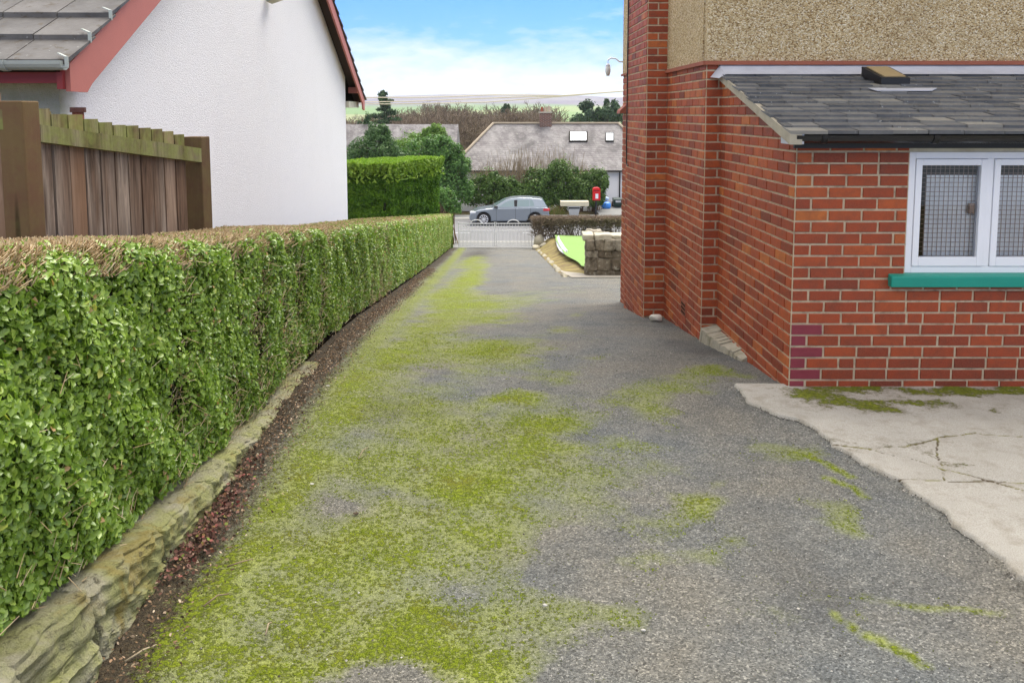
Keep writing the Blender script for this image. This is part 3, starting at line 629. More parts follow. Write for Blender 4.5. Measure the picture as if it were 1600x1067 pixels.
# window with casements, glass, rusty mesh and a board behind
fz0, fz1 = WZ0, at(1420, 238, YF)[2]
wn = MB(); yw = YF + .012
def framerect(mb, x0, x1, z0, z1, w, y0, y1, wb=None):
    wb = wb or w
    mb.box(x0, x0 + w, y0, y1, z0, z1); mb.box(x1 - w, x1, y0, y1, z0, z1); mb.box(x0 + w, x1 - w, y0 + .0005, y1, z1 - w, z1); mb.box(x0 + w, x1 - w, y0 + .0005, y1, z0, z0 + wb)
framerect(wn, WX0 + .003, WX1 - .003, fz0, fz1, .045, yw, yw + .07)
xmid = at(1546, 300, yw)[0]
wn.box(xmid - .022, xmid + .022, yw + .001, yw + .07, fz0 + .045, fz1 - .045)
wo = wn.build('window', M['white_paint'], HB, bevel=.003)
hd = MB(); hd.box(WX0 - .005, WX1 + .01, YF - .002, YF + .09, fz1 + .002, WZ1 + .05); hd.build('window_head', M['cream_paint'], HB)
for x0, x1 in ((WX0 + .05, xmid - .024), (xmid + .024, WX1 - .05)):
    cs = MB(); framerect(cs, x0, x1, fz0 + .047, fz1 - .047, .042, yw - .008, yw + .05, .062); co_ = cs.build('casement', M['white_paint'], wo, bevel=.003)
    gl = MB(); gl.quad((x0 + .04, yw + .02, fz0 + .10), (x1 - .04, yw + .02, fz0 + .10), (x1 - .04, yw + .02, fz1 - .08), (x0 + .04, yw + .02, fz1 - .08)); gl.build('pane', M['glass'], wo)
    ms_ = MB()
    for x in np.arange(x0 + .04, x1 - .03, .0315): ms_.box(x - .0014, x + .0014, yw + .060, yw + .064, fz0 + .06, fz1 - .05)
    for z in np.arange(fz0 + .075, fz1 - .05, .0315): ms_.box(x0 + .03, x1 - .03, yw + .0645, yw + .068, z - .0014, z + .0014)
    ms_.build('security_mesh', M['rust_mesh'], wo)
    la = MB(); la.box(x1 - .085, x1 - .05, yw + .035, yw + .059, fz0 + .40, fz0 + .47); la.build('window_latch', M['rust_mesh'], wo)
    bd = MB(); bd.box(x0 + .115 if x0 < xmid - .1 else x0 + .02, x1 - .02, yw + .075, yw + .082, fz0 + .02, fz1 - .16); bd.build('white_board', M['white_sheet'], wo)
rm = MB(); rm.box(WX0 - .2, WX1 + .2, YF + .8, YF + .82, fz0 - .4, fz1 + .1); rm.box(WX0 - .2, WX0 - .18, YF + .12, YF + .8, fz0 - .4, fz1 + .1); rm.build('inner_wall', M['dark_room'], HB)
ss = MB(); sx0 = at(1392, 440, YF - .05)[0]; zt = at(1420, 425, YF - .03)[2]; zb = at(1420, 449, YF - .05)[2]
ss.hexa([(sx0, YF - .06, zb), (WX1 + .05, YF - .06, zb), (WX1 + .05, YF + .07, zb), (sx0, YF + .07, zb), (sx0, YF - .06, zt - .028), (WX1 + .05, YF - .06, zt - .028), (WX1 + .05, YF + .07, zt), (sx0, YF + .07, zt)])
ss.build('window_sill', M['teal'], HB, bevel=.006)
# air brick low on the side wall
yb0 = 8.12; xa = V(BM, yb0, 0)[0]; za = at(1074, 481, yb0)[2]
ab = MB(); ab.box(xa - .012, xa + .01, yb0 - .11, yb0 + .11, za - .075, za + .075); ao = ab.build('air_brick', M['terracotta'], HB)
ab = MB()
for i in range(4):
    for j in range(3): ab.box(xa - .014, xa - .0125, yb0 - .09 + i * .047, yb0 - .09 + i * .047 + .03, za - .055 + j * .04, za - .03 + j * .04)
ab.build('vent_slots', M['dark'], ao)
# rough concrete footing at the re-entrant corner
ft = MB(); 
fy = np.linspace(6.55, 7.47, 12)
for y0, y1 in zip(fy[:-1], fy[1:]):
    w0, w1 = [.05 + .10 * (y - 6.5) / .95 + random.uniform(-.012, .012) for y in (y0, y1)]
    z0, z1 = [float(G(y)) + .05 + .09 * (y - 6.55) / .92 + random.uniform(-.01, .01) for y in (y0, y1)]
    c0, c1 = V(BO, y0, 0)[0], V(BO, y1, 0)[0]
    ft.hexa([(c0 - w0 - .04, y0, z0 - .3), (c0 + .01, y0, z0 - .3), (c1 + .01, y1, z1 - .3), (c1 - w1 - .04, y1, z1 - .3), (c0 - w0, y0, z0 - .03), (c0 + .002, y0, z0), (c1 + .002, y1, z1), (c1 - w1, y1, z1 - .03)])
ft.build('concrete_footing', M['concrete_rough'], HB)
# cable and pink sill end on the far side
cbm = MB(); yb_ = YP1 - .14
cbm.tube([V(BP - .02, yb_, h) for h in (5.0, 2., .8, 0., -.55)] + [V(BP - .02, yb_ - .03, -.62), V(BP - .02, yb_ - .12, -.63)], .008, 6); cbm.build('cable', M['black'], HB)
sb = MB(); x_ = V(BS, YS - .25, 0)[0]; zz = at(972, 168, YS - .2)[2]
sb.hexa([(x_ - .10, YS - .35, zz - .08), (x_ + .02, YS - .35, zz - .06), (x_ + .02, YS - .05, zz - .06), (x_ - .10, YS - .05, zz - .08), (x_ - .09, YS - .35, zz - .04), (x_ + .02, YS - .35, zz + .06), (x_ + .02, YS - .05, zz + .06), (x_ - .09, YS - .05, zz - .04)])
sb.build('sloping_sill', M['terracotta'], HB)
# swan-neck lamp on the far corner
lx, ly, lz = V(BS - .012, YS - .12, 0)[0], YS - .12, at(973, 96, YS)[2]
LT = thing('wall_lamp', (lx, ly, lz), 'white swan-neck lamp with a glass jar on the far corner of the brick house', 'wall lamp')
q = [at(974, 97, ly), at(968, 97, ly), at(962, 92, ly), at(955, 91, ly), at(950, 94, ly), at(950, 101, ly)]
t_ = MB(); t_.tube(q, .010, 8); t_.build('arm', M['white_paint'], LT, smooth=True)
t_ = MB(); a0 = at(950, 100, ly); a1 = at(950, 119, ly); t_.tube([a0, (a0[0], a0[1], a0[2] - .035)], [.02, .032], 12); t_.build('lamp_cap', M['white_paint'], LT, smooth=True)
t_ = MB(); t_.tube([(a0[0], a0[1], a0[2] - .036), (a0[0], a0[1], a0[2] - .10), (a1[0], a1[1], a1[2])], [.034, .034, .018], 12); t_.build('glass_jar', paint('lamp_glass', (.62, .62, .60), .15, .5), LT, smooth=True)

# ------------------------------------------------------------------ white house on the left
HW = thing('white_house', (-5.0, 10.0, float(G(10.))), 'white roughcast bungalow gable with pink-red bargeboards and grey tiled roof', 'house')
BW, BG = -2.555, -2.36; NY0, NY1 = 5.08, 15.36; HX = -13.
YA = 10.0; HA = 3.145                   # ridge
def rt(y): return .285 + (HA - .285) * (y - 4.80) / (YA - 4.80) if y < YA else .245 + (HA - .245) * (16.45 - y) / (16.45 - YA)
gw = MB(); poly = [V(BW, NY0, -3.6), V(BW, NY1, -3.6), V(BW, NY1, rt(NY1) - .10), V(BW, YA, HA - .10), V(BW, NY0, rt(NY0) - .10)]
gw.add(poly, [(0, 1, 2, 3, 4)])
gw.add([V(BW, NY0, -3.6), V(BW, NY0, rt(NY0) - .1), (HX, NY0, EYE + rt(NY0) - .1), (HX, NY0, EYE - 3.6)], [(0, 1, 2, 3)])
gw.add([V(BW, NY1, -3.6), V(BW, NY1, rt(NY1) - .1), (HX, NY1, EYE + rt(NY1) - .1), (HX, NY1, EYE - 3.6)], [(3, 2, 1, 0)])
go_ = gw.build('wall', M['roughcast'], HW)
# roof: large flat interlocking tiles laid in courses on both slopes
rd = MB()
e0, e1 = V(BG, 4.80, 0)[0], V(BG, 16.45, 0)[0]
def rpt(x, y, d=0.): return (x, y, EYE + rt(y) + d)
xa = lambda y: V(BG, y, 0)[0]
rd.hexa([rpt(HX, 4.80, -.06), rpt(xa(4.8) - .04, 4.80, -.06), rpt(xa(YA) - .04, YA, -.06), rpt(HX, YA, -.06), rpt(HX, 4.80, -.012), rpt(xa(4.8) - .04, 4.80, -.012), rpt(xa(YA) - .04, YA, -.012), rpt(HX, YA, -.012)])
rd.hexa([rpt(HX, YA, -.06), rpt(xa(YA) - .04, YA, -.06), rpt(xa(16.45) - .04, 16.449, -.06), rpt(HX, 16.449, -.06), rpt(HX, YA, -.012), rpt(xa(YA) - .04, YA, -.012), rpt(xa(16.45) - .04, 16.449, -.012), rpt(HX, 16.449, -.012)])
ro = rd.build('roof', M['dark'], HW)
tl = MB()
for slope in (0, 1):
    n = 18; ye = [4.74 + (YA - 4.74) * k / n for k in range(n + 1)] if slope == 0 else [16.5 + (YA - 16.5) * k / n for k in range(n + 1)]
    for k in range(n):
        y0, y1 = ye[k], ye[k] + (ye[k + 1] - ye[k]) * 1.18
        x = xa(y0) + .03; first = True
        while x > (-8 if slope == 0 else -6):
            w = .335; x1 = x - w
            z = lambda y: EYE + (.285 + (HA - .285) * (y - 4.80) / (YA - 4.80) if slope == 0 else .245 + (HA - .245) * (16.45 - y) / (16.45 - YA))
            j = random.uniform(-.003, .003); d = .012
            b_ = [(x1 + .004, y0, z(y0) + d), (x - .002, y0, z(y0) + d), (x - .002, y1, z(y1) - .004), (x1 + .004, y1, z(y1) - .004)]
            t2 = [(p[0], p[1], p[2] + (.032 + j if i < 2 else .012)) for i, p in enumerate(b_)]
            if slope: b_ = b_[::-1]; t2 = t2[::-1]
            tl.hexa(b_ + t2); x = x1
tl.build('tiles', M['tile'], ro)
for k in range(9):
    y0 = 4.74 + (YA - 4.74) * k / 18; vc = MB()
    vc.beam(rpt(xa(y0) - .02, y0 - .012, .004), rpt(xa(y0) + .034, y0 - .012, .004), .02, .005); vc.beam(rpt(xa(y0) + .034, y0 - .012, .0), rpt(xa(y0) + .034, y0 - .012, .062), .02, .006, up=(0, 1, 0)); vc.beam(rpt(xa(y0) + .034, y0 - .012, .06), rpt(xa(y0) - .03, y0 + .03, .06), .016, .005)
    vc.build('verge_clip', M['grey_gutter'], ro)
for slope in (0, 1):                     # bargeboards with their undercut feet
    bb = MB()
    if slope == 0: P = [(4.83, .285), (YA, HA - .01), (YA, HA - .225), (5.10, .185), (5.03, .13), (4.83, .13)]
    else: P = [(16.42, .245), (YA, HA - .012), (YA, HA - .232), (16.18, .18), (16.24, .07), (16.42, .05)]
    P3 = [V(BG, y, h - .012) for y, h in P]
    if slope: P3 = P3[::-1]
    bb.prism(P3, (-.028, 0, 0)); bb.build('bargeboard', M['red_board'], HW)
sf = MB()                                # soffit boards under the verge
for (ya, yb) in ((4.85, YA), (YA, 16.40)):
    sf.add([V(BG - .03, ya, rt(ya) - .075), V(BG - .03, yb, rt(yb) - .075), V(BW + .002, yb, rt(yb) - .075), V(BW + .002, ya, rt(ya) - .075)], [(0, 1, 2, 3)])
sf.build('soffit', paint('dark_soffit', (.055, .035, .03), .7, .2), HW)
for y in (12.75, 15.7): pu = MB(); pu.bbox(BW, BG - .03, y, y + .10, rt(y) - .23, rt(y) - .12); pu.build('purlin_end', M['red_board'], HW)
fs_ = MB(); x_ = V(BG, 4.84, 0)[0]
fs_.box(HX, x_ - .03, 4.84, 4.865, EYE + .165, EYE + .275); fs_.box(x_ - .062, x_ - .029, 4.80, 4.84, EYE + .13, EYE + .24); fs_.build('fascia', M['red_fascia'], HW)
fx = MB(); fx.add([(HX, 4.865, EYE + .17), (x_ - .03, 4.865, EYE + .17), (x_ - .03, 5.08, EYE + .19), (HX, 5.08, EYE + .19)], [(0, 1, 2, 3)]); fx.build('eaves_soffit', M['red_fascia'], HW)
far_e = MB(); far_e.box(-6, V(BW, 15.4, 0)[0] + .06, 15.37, 16.35, EYE + .09, EYE + .20); far_e.build('eaves_box', M['cream_paint'], HW)
gg = MB(); half_round(gg, (HX, 4.755, EYE + .285), (x_ + .012, 4.755, EYE + .285), .052); gg_ = gg.build('gutter', M['grey_gutter'], HW)
for x in np.arange(x_ - .30, x_ - 2.2, -.85): gk = MB(); half_round(gk, (x, 4.755, EYE + .287), (x - .03, 4.755, EYE + .287), .060, t=.006); gk.build('gutter_bracket', M['grey_gutter'], gg_)
# security light on the gable
y_ = 8.0; p_ = V(BW, y_, 0); z_ = at(424, 3, y_)[2]
yl = p_[0] * 0 + 1; 
kk = (424 - 800) / F_PX; yl = BW / (kk + SH); zl = at(424, 2, yl)[2]; xl = V(BW, yl, 0)[0]
SL = thing('security_light', (xl, yl, zl), 'small grey security light high on the white gable wall', 'light')
t_ = MB(); t_.tube([(xl, yl, zl + .06), (xl + .09, yl, zl + .06)], .02, 8); t_.build('bracket', M['grey_gutter'], SL)
t_ = MB(); t_.hexa([(xl + .02, yl - .12, zl - .02), (xl + .17, yl - .12, zl + .03), (xl + .17, yl + .12, zl + .03), (xl + .02, yl + .12, zl - .02), (xl + .04, yl - .10, zl + .05), (xl + .16, yl - .10, zl + .09), (xl + .16, yl + .10, zl + .09), (xl + .04, yl + .10, zl + .05)]); t_.build('lamp_housing', M['grey_gutter'], SL, bevel=.01)
t_ = MB(); t_.hexa([(xl + .03, yl - .10, zl - .024), (xl + .16, yl - .10, zl + .02), (xl + .16, yl + .10, zl + .02), (xl + .03, yl + .10, zl - .024), (xl + .03, yl - .10, zl - .018), (xl + .16, yl - .10, zl + .026), (xl + .16, yl + .10, zl + .026), (xl + .03, yl + .10, zl - .018)]); t_.build('lens', M['cream_paint'], SL)

# ------------------------------------------------------------------ timber fence
def wood(name, base, mossy=0., zt=None):
    m, t, b = new_mat(name, .85, .15); c0 = nd(t, 'ShaderNodeTexCoord'); mp = nd(t, 'ShaderNodeMapping'); mp.inputs['Scale'].default_value = (14, 14, 1.1); lk(t, c0.outputs['Object'], mp.inputs[0])
    ad = nd(t, 'ShaderNodeVectorMath', operation='ADD'); cx_ = nd(t, 'ShaderNodeCombineXYZ'); r = attr(t); lk(t, mth(t, 'MULTIPLY', r, 37.), cx_.inputs[2]); lk(t, mth(t, 'MULTIPLY', r, 11.), cx_.inputs[0]); lk(t, mp.outputs[0], ad.inputs[0]); lk(t, cx_.outputs[0], ad.inputs[1])
    g = noise(t, ad.outputs[0], 2.1, 8., .65, 1.6); g2 = noise(t, ad.outputs[0], .55, 3., .5, .8)
    c = ramp(t, g, [(.28, tuple(x * .45 for x in base)), (.5, base), (.72, tuple(min(1, x * 1.55) for x in base))])
    c = mix(t, maprange(t, g2, .40, .64), c, mix(t, 1., c, (.50, .40, .34), 'MULTIPLY'))
    c = mix(t, mth(t, 'MULTIPLY', maprange(t, r, .7, .95), .4), c, (.36, .20, .11))
    v = voro(t, ad.outputs[0], .42); c = mix(t, maprange(t, v.outputs[0], .10, .05), c, (.05, .025, .015))
    if mossy:
        co = coord(t); c = mix(t, mth(t, 'MULTIPLY', maprange(t, noise(t, co, 9., 7., .65), .36, .60), mossy), c, mix(t, noise(t, co, 40., 4., .6), (.13, .15, .04), (.30, .33, .09)))
    lk(t, c, b.inputs['Base Color']); bump(t, b, g, .35, .005); return m
M['board'] = wood('weathered_board', (.285, .225, .175), .0); M['rail'] = wood('mossy_rail', (.22, .185, .115), .70); M['post'] = wood('fence_post', (.032, .023, .014), .14); M['board_top'] = wood('mossy_board_end', (.26, .23, .13), .7)
p1, p2 = at(31, 200, 3.95), at(308, 240, 5.55)
FN = thing('timber_fence', (p1[0], p1[1], float(G(p1[1]))), 'weathered vertical-board timber fence with mossy green top rail', 'fence')
fd = np.array((p2[0] - p1[0], p2[1] - p1[1])); fL = np.linalg.norm(fd); fd /= fL; fn = np.array((fd[1], -fd[0]))   # fn points to the drive
def fp(s, o, z): q = np.array(p1[:2]) + fd * s + fn * o; return (q[0], q[1], z)
def fbox(mb, s0, s1, o0, o1, z0a, z1a, z0b=None, z1b=None, r=None):
    z0b = z0a if z0b is None else z0b; z1b = z1a if z1b is None else z1b
    mb.hexa([fp(s0, o1, z0a), fp(s1, o1, z0b), fp(s1, o0, z0b), fp(s0, o0, z0a), fp(s0, o1, z1a), fp(s1, o1, z1b), fp(s1, o0, z1b), fp(s0, o0, z1a)], r)
zp1 = at(40, 158, 3.9)[2]; zp2 = at(310, 214, 5.5)[2]
for s, zt, w in ((0, zp1, .058), (fL, zp2, .058)):
    q = MB(); fbox(q, s - w, s + w, -.062, .062, float(G(4)) - .4, zt); q.build('post', M['post'], FN, bevel=.006)
def zi(ua, va, ub, vb): return at(ua, va, 4.0)[2], at(ub, vb, 5.4)[2]
zt0, zt1 = zi(75, 195, 294, 233); zb0, zb1 = zi(75, 222, 294, 255)
q = MB(); fbox(q, .058, fL - .058, .022, .062, zb0, zt0, zb1, zt1); q.build('rail', M['rail'], FN)
q = MB(); fbox(q, .058, fL - .058, .0, .03, zb0 - 1.0, zt0 - 1.0, zb1 - 1.0, zt1 - 1.0); q.build('rail', M['rail'], FN)
ztop0, ztop1 = zi(75, 171, 292, 208)
q = MB(); qt = MB(); nB = 11
for k in range(nB):
    s0 = .075 + k * (fL - .25) / nB; w = (fL - .25) / nB - .012; f = k / (nB - 1); zt = ztop0 + (ztop1 - ztop0) * f + random.uniform(-.012, .008); zr = zt0 + (zt1 - zt0) * f - .02
    r = random.random(); fbox(q, s0, s0 + w, -.002, .018 + random.uniform(-.003, .003), float(G(4.5)) - .1, zr, r=r); fbox(qt, s0, s0 + w, -.002, .018, zr + .001, zt, r=r)
    s1 = s0 + w * .62; fbox(q, s1, s1 + w * .75, -.026, -.006, float(G(4.5)) - .1, zr - .02, r=random.random() * .4); fbox(qt, s1, min(s1 + w * .75, fL - .18), -.026, -.006, zr - .019, zt - .02 + random.uniform(-.01, .01), r=random.random())
q.build('board_panel', M['board'], FN); qt.build('board_ends', M['board_top'], FN)
q = MB(); qr = MB(); lx0 = p1[0] - .075
for k in range(9):
    x1_ = lx0 - .012 - k * .118; q.box(x1_ - .112, x1_, p1[1] - .01, p1[1] + .012, float(G(4)) - .1, zp1 + .035 + .012 * random.uniform(-1, 1))
q.build('board_panel', M['board'], FN); qr.box(lx0 - 1.1, lx0 + .03, p1[1] - .052, p1[1] - .012, zb0 + .06, zt0 + .07); qr.build('rail', M['rail'], FN)
q = MB(); fbox(q, fL + .058, fL + .085, -.045, -.015, zb1 - .01, zt1 - .03); q.build('rail_end', M['rail'], FN)
# brown vent cap behind the boards
vp = at(122, 176, 4.75); VP_ = thing('vent_pipe', (vp[0], vp[1], float(G(4.75))), 'brown capped vent pipe poking up behind the timber fence', 'pipe')
q = MB(); q.tube([(vp[0], vp[1], float(G(4.75))), (vp[0], vp[1], vp[2])], .03, 12); q.build('pipe', M['terracotta'], VP_)
q = MB(); q.tube([(vp[0], vp[1], vp[2]), (vp[0], vp[1], vp[2] + .028)], .042, 14); q.build('cap', paint('brown_cap', (.10, .035, .022), .5, .4), VP_)

# ------------------------------------------------------------------ privet hedge and its stone kerb
HF, HT = -1.36, .50                        # face of the hedge (drive coordinates) and its thickness
TOP = np.array([(1.2, -.30), (2.6, -.42), (3.4, -.52), (4.3, -.655), (5.8, -.80), (7.5, -1.03), (12, -1.53), (20, -2.47), (33.2, -4.00)])
def htop(y): return EYE + np.interp(y, TOP[:, 0], TOP[:, 1])
def kerbtop(y): return np.maximum(EYE + np.interp(y, [1, 2.0, 2.7, 3.3, 4.2, 5.2, 7, 33], [-1.46, -1.50, -1.57, -1.66, -1.76, -1.87, -2.1, -9]), G(y) + .03)
HE0, HE1 = .9, 32.6
HG = thing('privet_hedge', (HF - .25 - SH * 12, 12., float(G(12.))), 'long clipped privet hedge with a brown cut top running along the mossy drive', 'hedge')
g = np.random.default_rng(11)
def hedge_face(n, y0, y1, g):
    y = g.uniform(y0, y1, n); s = g.random(n); zb = kerbtop(y) + .02; zt = htop(y); H = zt - zb
    # s runs up the face and round the shoulder on to the top
    z = zb + H * s; rad = .10; ov = np.clip((s * H - (H - rad)) / rad, 0, 1)
    bul = .04 * wob(y, z, seed=21, f=2.2) + .045 * wob(y, z, seed=22, f=7.) * np.clip(1.25 - y / 12, .22, 1) - .06 * (1 - s) ** 3
    return y, z, ov, bul, rad
def pts_face(n, y0, y1, g, depth):
    y, z, ov, bul, rad = hedge_face(n, y0, y1, g)
    dep = g.exponential(depth, n).clip(0, .17)
    b = HF + bul - dep - rad * (1 - np.sqrt(np.clip(1 - ov ** 2, 0, 1)))
    out = np.stack([np.cos(ov * 1.2), .0 * ov, np.sin(ov * 1.2)], 1)
    return b, y, z, out, dep
def keep_gaps(y, z, g, n): 
    thin = wob(y, z, seed=25, f=3.2) + .5 * wob(y, z, seed=26, f=9.)
    return g.random(n) < np.clip(1.0 - 1.15 * np.clip(thin + .15, 0, 1.4), .07, 1), thin
Ps, Ns, Ls, Rn = [], [], [], []
for (y0, y1, n, l0, l1, dep) in ((HE0, 3.6, 56000, .022, .044, .045), (3.6, 6.5, 56000, .020, .038, .045), (6.5, 12, 62000, .022, .040, .05), (12, HE1, 95000, .028, .052, .05)):
    b, y, z, out, d = pts_face(n, y0, y1, g, dep)
    k, thin = keep_gaps(y, z, g, n); b, y, z, out, d, thin = b[k], y[k], z[k], out[k], d[k], thin[k]; m = len(b)
    P = np.stack([b - SH * y, y, z], 1)
    cl = .5 + .5 * wob(y * 1., z, seed=28, f=8.)
    Ps.append(P); Ns.append(out + g.normal(size=(m, 3)) * .62 + np.array([0, -.12, .38])); Ls.append(g.uniform(l0, l1, m) * (1 - .25 * np.clip(thin, 0, 1)) * (1 - .10 * cl))
    near = wob(y, z, seed=29, f=1.5)
    Rn.append(np.clip(g.beta(2.2, 2.2, m) * .80 + .10 + .10 * near + (g.random(m) < .03) * .35 + .22 * np.clip((y - 5) / 14, 0, 1), 0, 1))  # farther leaves turn brighter: sunlight on that stretch put into their colour
leaves('foliage', np.concatenate(Ps), np.concatenate(Ns), np.concatenate(Ls), M['privet'], HG, wr=.56, seed=12, rnd=np.concatenate(Rn))
# leaves and the far end face
n = 9000; b = g.uniform(HF - HT, HF + .02, n); zt = htop(HE1); zb = float(G(HE1)); z = zb + (zt - zb) * g.random(n); y = HE1 + g.uniform(-.1, .12, n)
leaves('foliage', np.stack([b - SH * y, y, z], 1), g.normal(size=(n, 3)) + np.array([0, .6, .3]), g.uniform(.035, .06, n), M['privet'], HG, seed=13)
n = 6000; b = g.uniform(HF - HT, HF + .0, n); zt = htop(HE0); z = kerbtop(HE0) + (zt - kerbtop(HE0)) * g.random(n); y = HE0 + g.uniform(-.05, .16, n)
leaves('foliage', np.stack([b - SH * y, y, z], 1), g.normal(size=(n, 3)) + np.array([0, -.9, .3]), g.uniform(.024, .046, n), M['privet'], HG, wr=.56, seed=14)
# clipped top: short brown stubs with a few leaves
def top_pts(n, y0, y1):
    y = g.uniform(y0, y1, n) ; w = g.random(n); b = HF - .035 - (HT - .05) * w
    z = htop(y) - .10 * np.clip(1 - w / .12, 0, 1) ** 2 + .012 * wob(b, y, seed=33, f=5.)
    return b, y, z
A, Bq, Rr = [], [], []
for (y0, y1, n, l) in ((HE0, 4, 32000, .05), (4, 8, 24000, .055), (8, 16, 17000, .06), (16, HE1, 15000, .06)):
    b, y, z = top_pts(n, y0, y1); m = n; L = g.uniform(.4, 1.2, m) * l
    a = np.stack([b - SH * y, y, z - .6 * L], 1); d = g.normal(size=(m, 3)) * np.array([.55, .55, .25]) + np.array([.15, 0, .75])
    A.append(a); Bq.append(a + unit(d) * L[:, None]); Rr.append(np.clip(g.beta(2, 1.6, m) - .25 * (g.random(m) < .2), 0, 1))
A, Bq = np.concatenate(A), np.concatenate(Bq); rr = .0022 + .00022 * A[:, 1]
sticks('clipped_top', A, Bq, rr * 1.15, rr * .8, M['cut_twig'], HG, rnd=np.concatenate(Rr))
Ps, Ls = [], []
for (y0, y1, n, l0, l1) in ((HE0, 4, 4200, .022, .04), (4, 9, 6500, .024, .04), (9, 18, 13000, .03, .05), (18, HE1, 20000, .04, .06)):
    b, y, z = top_pts(n, y0, y1); k = g.random(n) < (.35 + .65 * np.clip((b - (HF - .22)) / .2, 0, 1) + .02 * y); b, y, z = b[k], y[k], z[k]
    Ps.append(np.stack([b - SH * y, y, z + g.uniform(-.03, .012, len(b))], 1)); Ls.append(g.uniform(l0, l1, len(b)))
P = np.concatenate(Ps); leaves('foliage', P, g.normal(size=P.shape) * .6 + np.array([.2, -.1, .8]), np.concatenate(Ls), M['privet'], HG, seed=15, rnd=np.clip(g.beta(2.2, 2, len(P)) * .9 + .06, 0, 1))
# branches seen through the gaps
n = 34000; b, y, z, out, d = pts_face(n, HE0, 12, g, .05); y = HE0 + (y - HE0) ** 1.3 / (12 - HE0) ** .3
zb, zt = kerbtop(y), htop(y); z = zb + (zt - zb - .05) * g.random(n)
thin = wob(y, z, seed=25, f=3.2); k = g.random(n) < np.clip(.08 + .9 * thin, .06, 1); b, y, z = b[k], y[k], z[k]; n = len(b)
A = np.stack([HF - .01 - g.uniform(0, .10, n) + .03 * wob(y, z, seed=21, f=2.2) - SH * y, y, z], 1); d = g.normal(size=(n, 3)) * np.array([.35, .8, .6]) + np.array([.25, 0, .5])
L = g.uniform(.02, .085, n)
sticks('branches', A, A + unit(d) * L[:, None], .0017, .0010, M['cut_twig'], HG, seed=16)
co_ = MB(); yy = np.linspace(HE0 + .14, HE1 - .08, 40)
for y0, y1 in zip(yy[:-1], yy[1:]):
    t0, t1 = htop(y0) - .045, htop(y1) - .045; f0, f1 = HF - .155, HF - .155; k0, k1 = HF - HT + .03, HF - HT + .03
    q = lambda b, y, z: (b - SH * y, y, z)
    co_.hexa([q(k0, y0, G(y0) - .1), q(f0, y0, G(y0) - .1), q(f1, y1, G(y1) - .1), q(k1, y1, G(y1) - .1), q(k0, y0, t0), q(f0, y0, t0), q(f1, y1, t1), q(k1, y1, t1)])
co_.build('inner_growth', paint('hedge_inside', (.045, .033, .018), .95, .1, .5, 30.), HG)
# low stone kerb wall under the near hedge: irregular mossy slabs
def kerb_mat():
    m, t, b = new_mat('mossy_sandstone', .9, .2); co = coord(t)
    c = mix(t, noise(t, co, 5., 8., .65), (.36, .34, .20), (.66, .62, .46))
    c = mix(t, maprange(t, noise(t, co, 4., 6., .65), .40, .60, 0., .8), c, (.42, .44, .13))
    c = mix(t, maprange(t, noise(t, co, 3.3, 6., .65, .6), .55, .66, 0., .8), c, (.40, .31, .07))
    v = maprange(t, noise(t, co, 11., 8., .75), .36, .46); c = mix(t, maprange(t, v, .6, .0, 0., .75), c, (.10, .09, .045)); c = mix(t, mth(t, 'MULTIPLY', attr(t), .35), c, (.20, .175, .135)); c = mix(t, maprange(t, noise(t, co, 55., 5., .75), .55, .66, 0., .5), c, (.09, .085, .04))
    lk(t, c, b.inputs['Base Color']); bump(t, b, mth(t, 'ADD', mth(t, 'ADD', noise(t, co, 14., 9., .75), mth(t, 'MULTIPLY', noise(t, co, 90., 5., .75), .5)), mth(t, 'MULTIPLY', maprange(t, v, 0., .03), .5)), 1., .035); return m
KB = MB(); y = .8; kk_ = 0
while y < 6.0:
    L = random.uniform(.30, .62); ym = y + L / 2; kt, kg = float(kerbtop(ym)), float(G(ym)); H = max(.05, kt - kg)
    up_h = max(.04, H * .52) if H > .12 else H; sl_ = (float(kerbtop(y + L)) - float(kerbtop(y))) / L
    def block(bc, w, z0, z1, LL, sd):
        gg = np.random.default_rng(sd); bm = bmesh.new(); bmesh.ops.create_cube(bm, size=1); bmesh.ops.subdivide_edges(bm, edges=bm.edges[:], cuts=14, use_grid_fill=True)
        c = np.array([v_.co[:] for v_ in bm.verts]) * 2; c = c / (np.sum(np.abs(c) ** 16, 1, keepdims=True) ** (1 / 16)) * .5
        X_, Y_, Z_ = c[:, 0] * w, c[:, 1] * LL, z0 + (c[:, 2] + .5) * (z1 - z0) + c[:, 1] * LL * sl_
        yy_ = ym + Y_; X_ = X_ + (.026 * wob(yy_, Z_, seed=sd, f=11.) + .018 * wob(yy_, Z_, seed=sd + 1, f=34.)) * (c[:, 0] > 0) - .04 * (c[:, 2] > .3) * np.clip(c[:, 0], 0, 1)
        Z_ = Z_ + .012 * wob(X_ * 1.5, yy_, seed=sd + 2, f=7.) + .008 * wob(X_, yy_, seed=sd + 3, f=30.) + .005 * wob(X_, yy_, seed=sd + 4, f=70.); X_ = X_ + .006 * wob(Z_, yy_, seed=sd + 5, f=70.)
        pts_ = np.stack([bc + X_ - SH * yy_, yy_, Z_], 1); KB.add(pts_, [[v_.index for v_ in f_.verts] for f_ in bm.faces], gg.random()); bm.free()
    block(HF - .065 + random.uniform(-.012, .012), .23, kt - up_h, kt, L * 1.03, 7000 + kk_ * 10)
    if H > .12: block(HF - .035 + random.uniform(-.03, .03), .22, kg - .05, kt - up_h + .01, L * random.uniform(.85, 1.05), 9000 + kk_ * 10)
    y += L; kk_ += 1
KB = KB.build('stone_kerb', kerb_mat(), None, (HF - SH * 4, 4., float(G(4.))))
tag(KB, 'low mossy yellow-green stone kerb wall under the near end of the privet hedge', 'kerb wall')
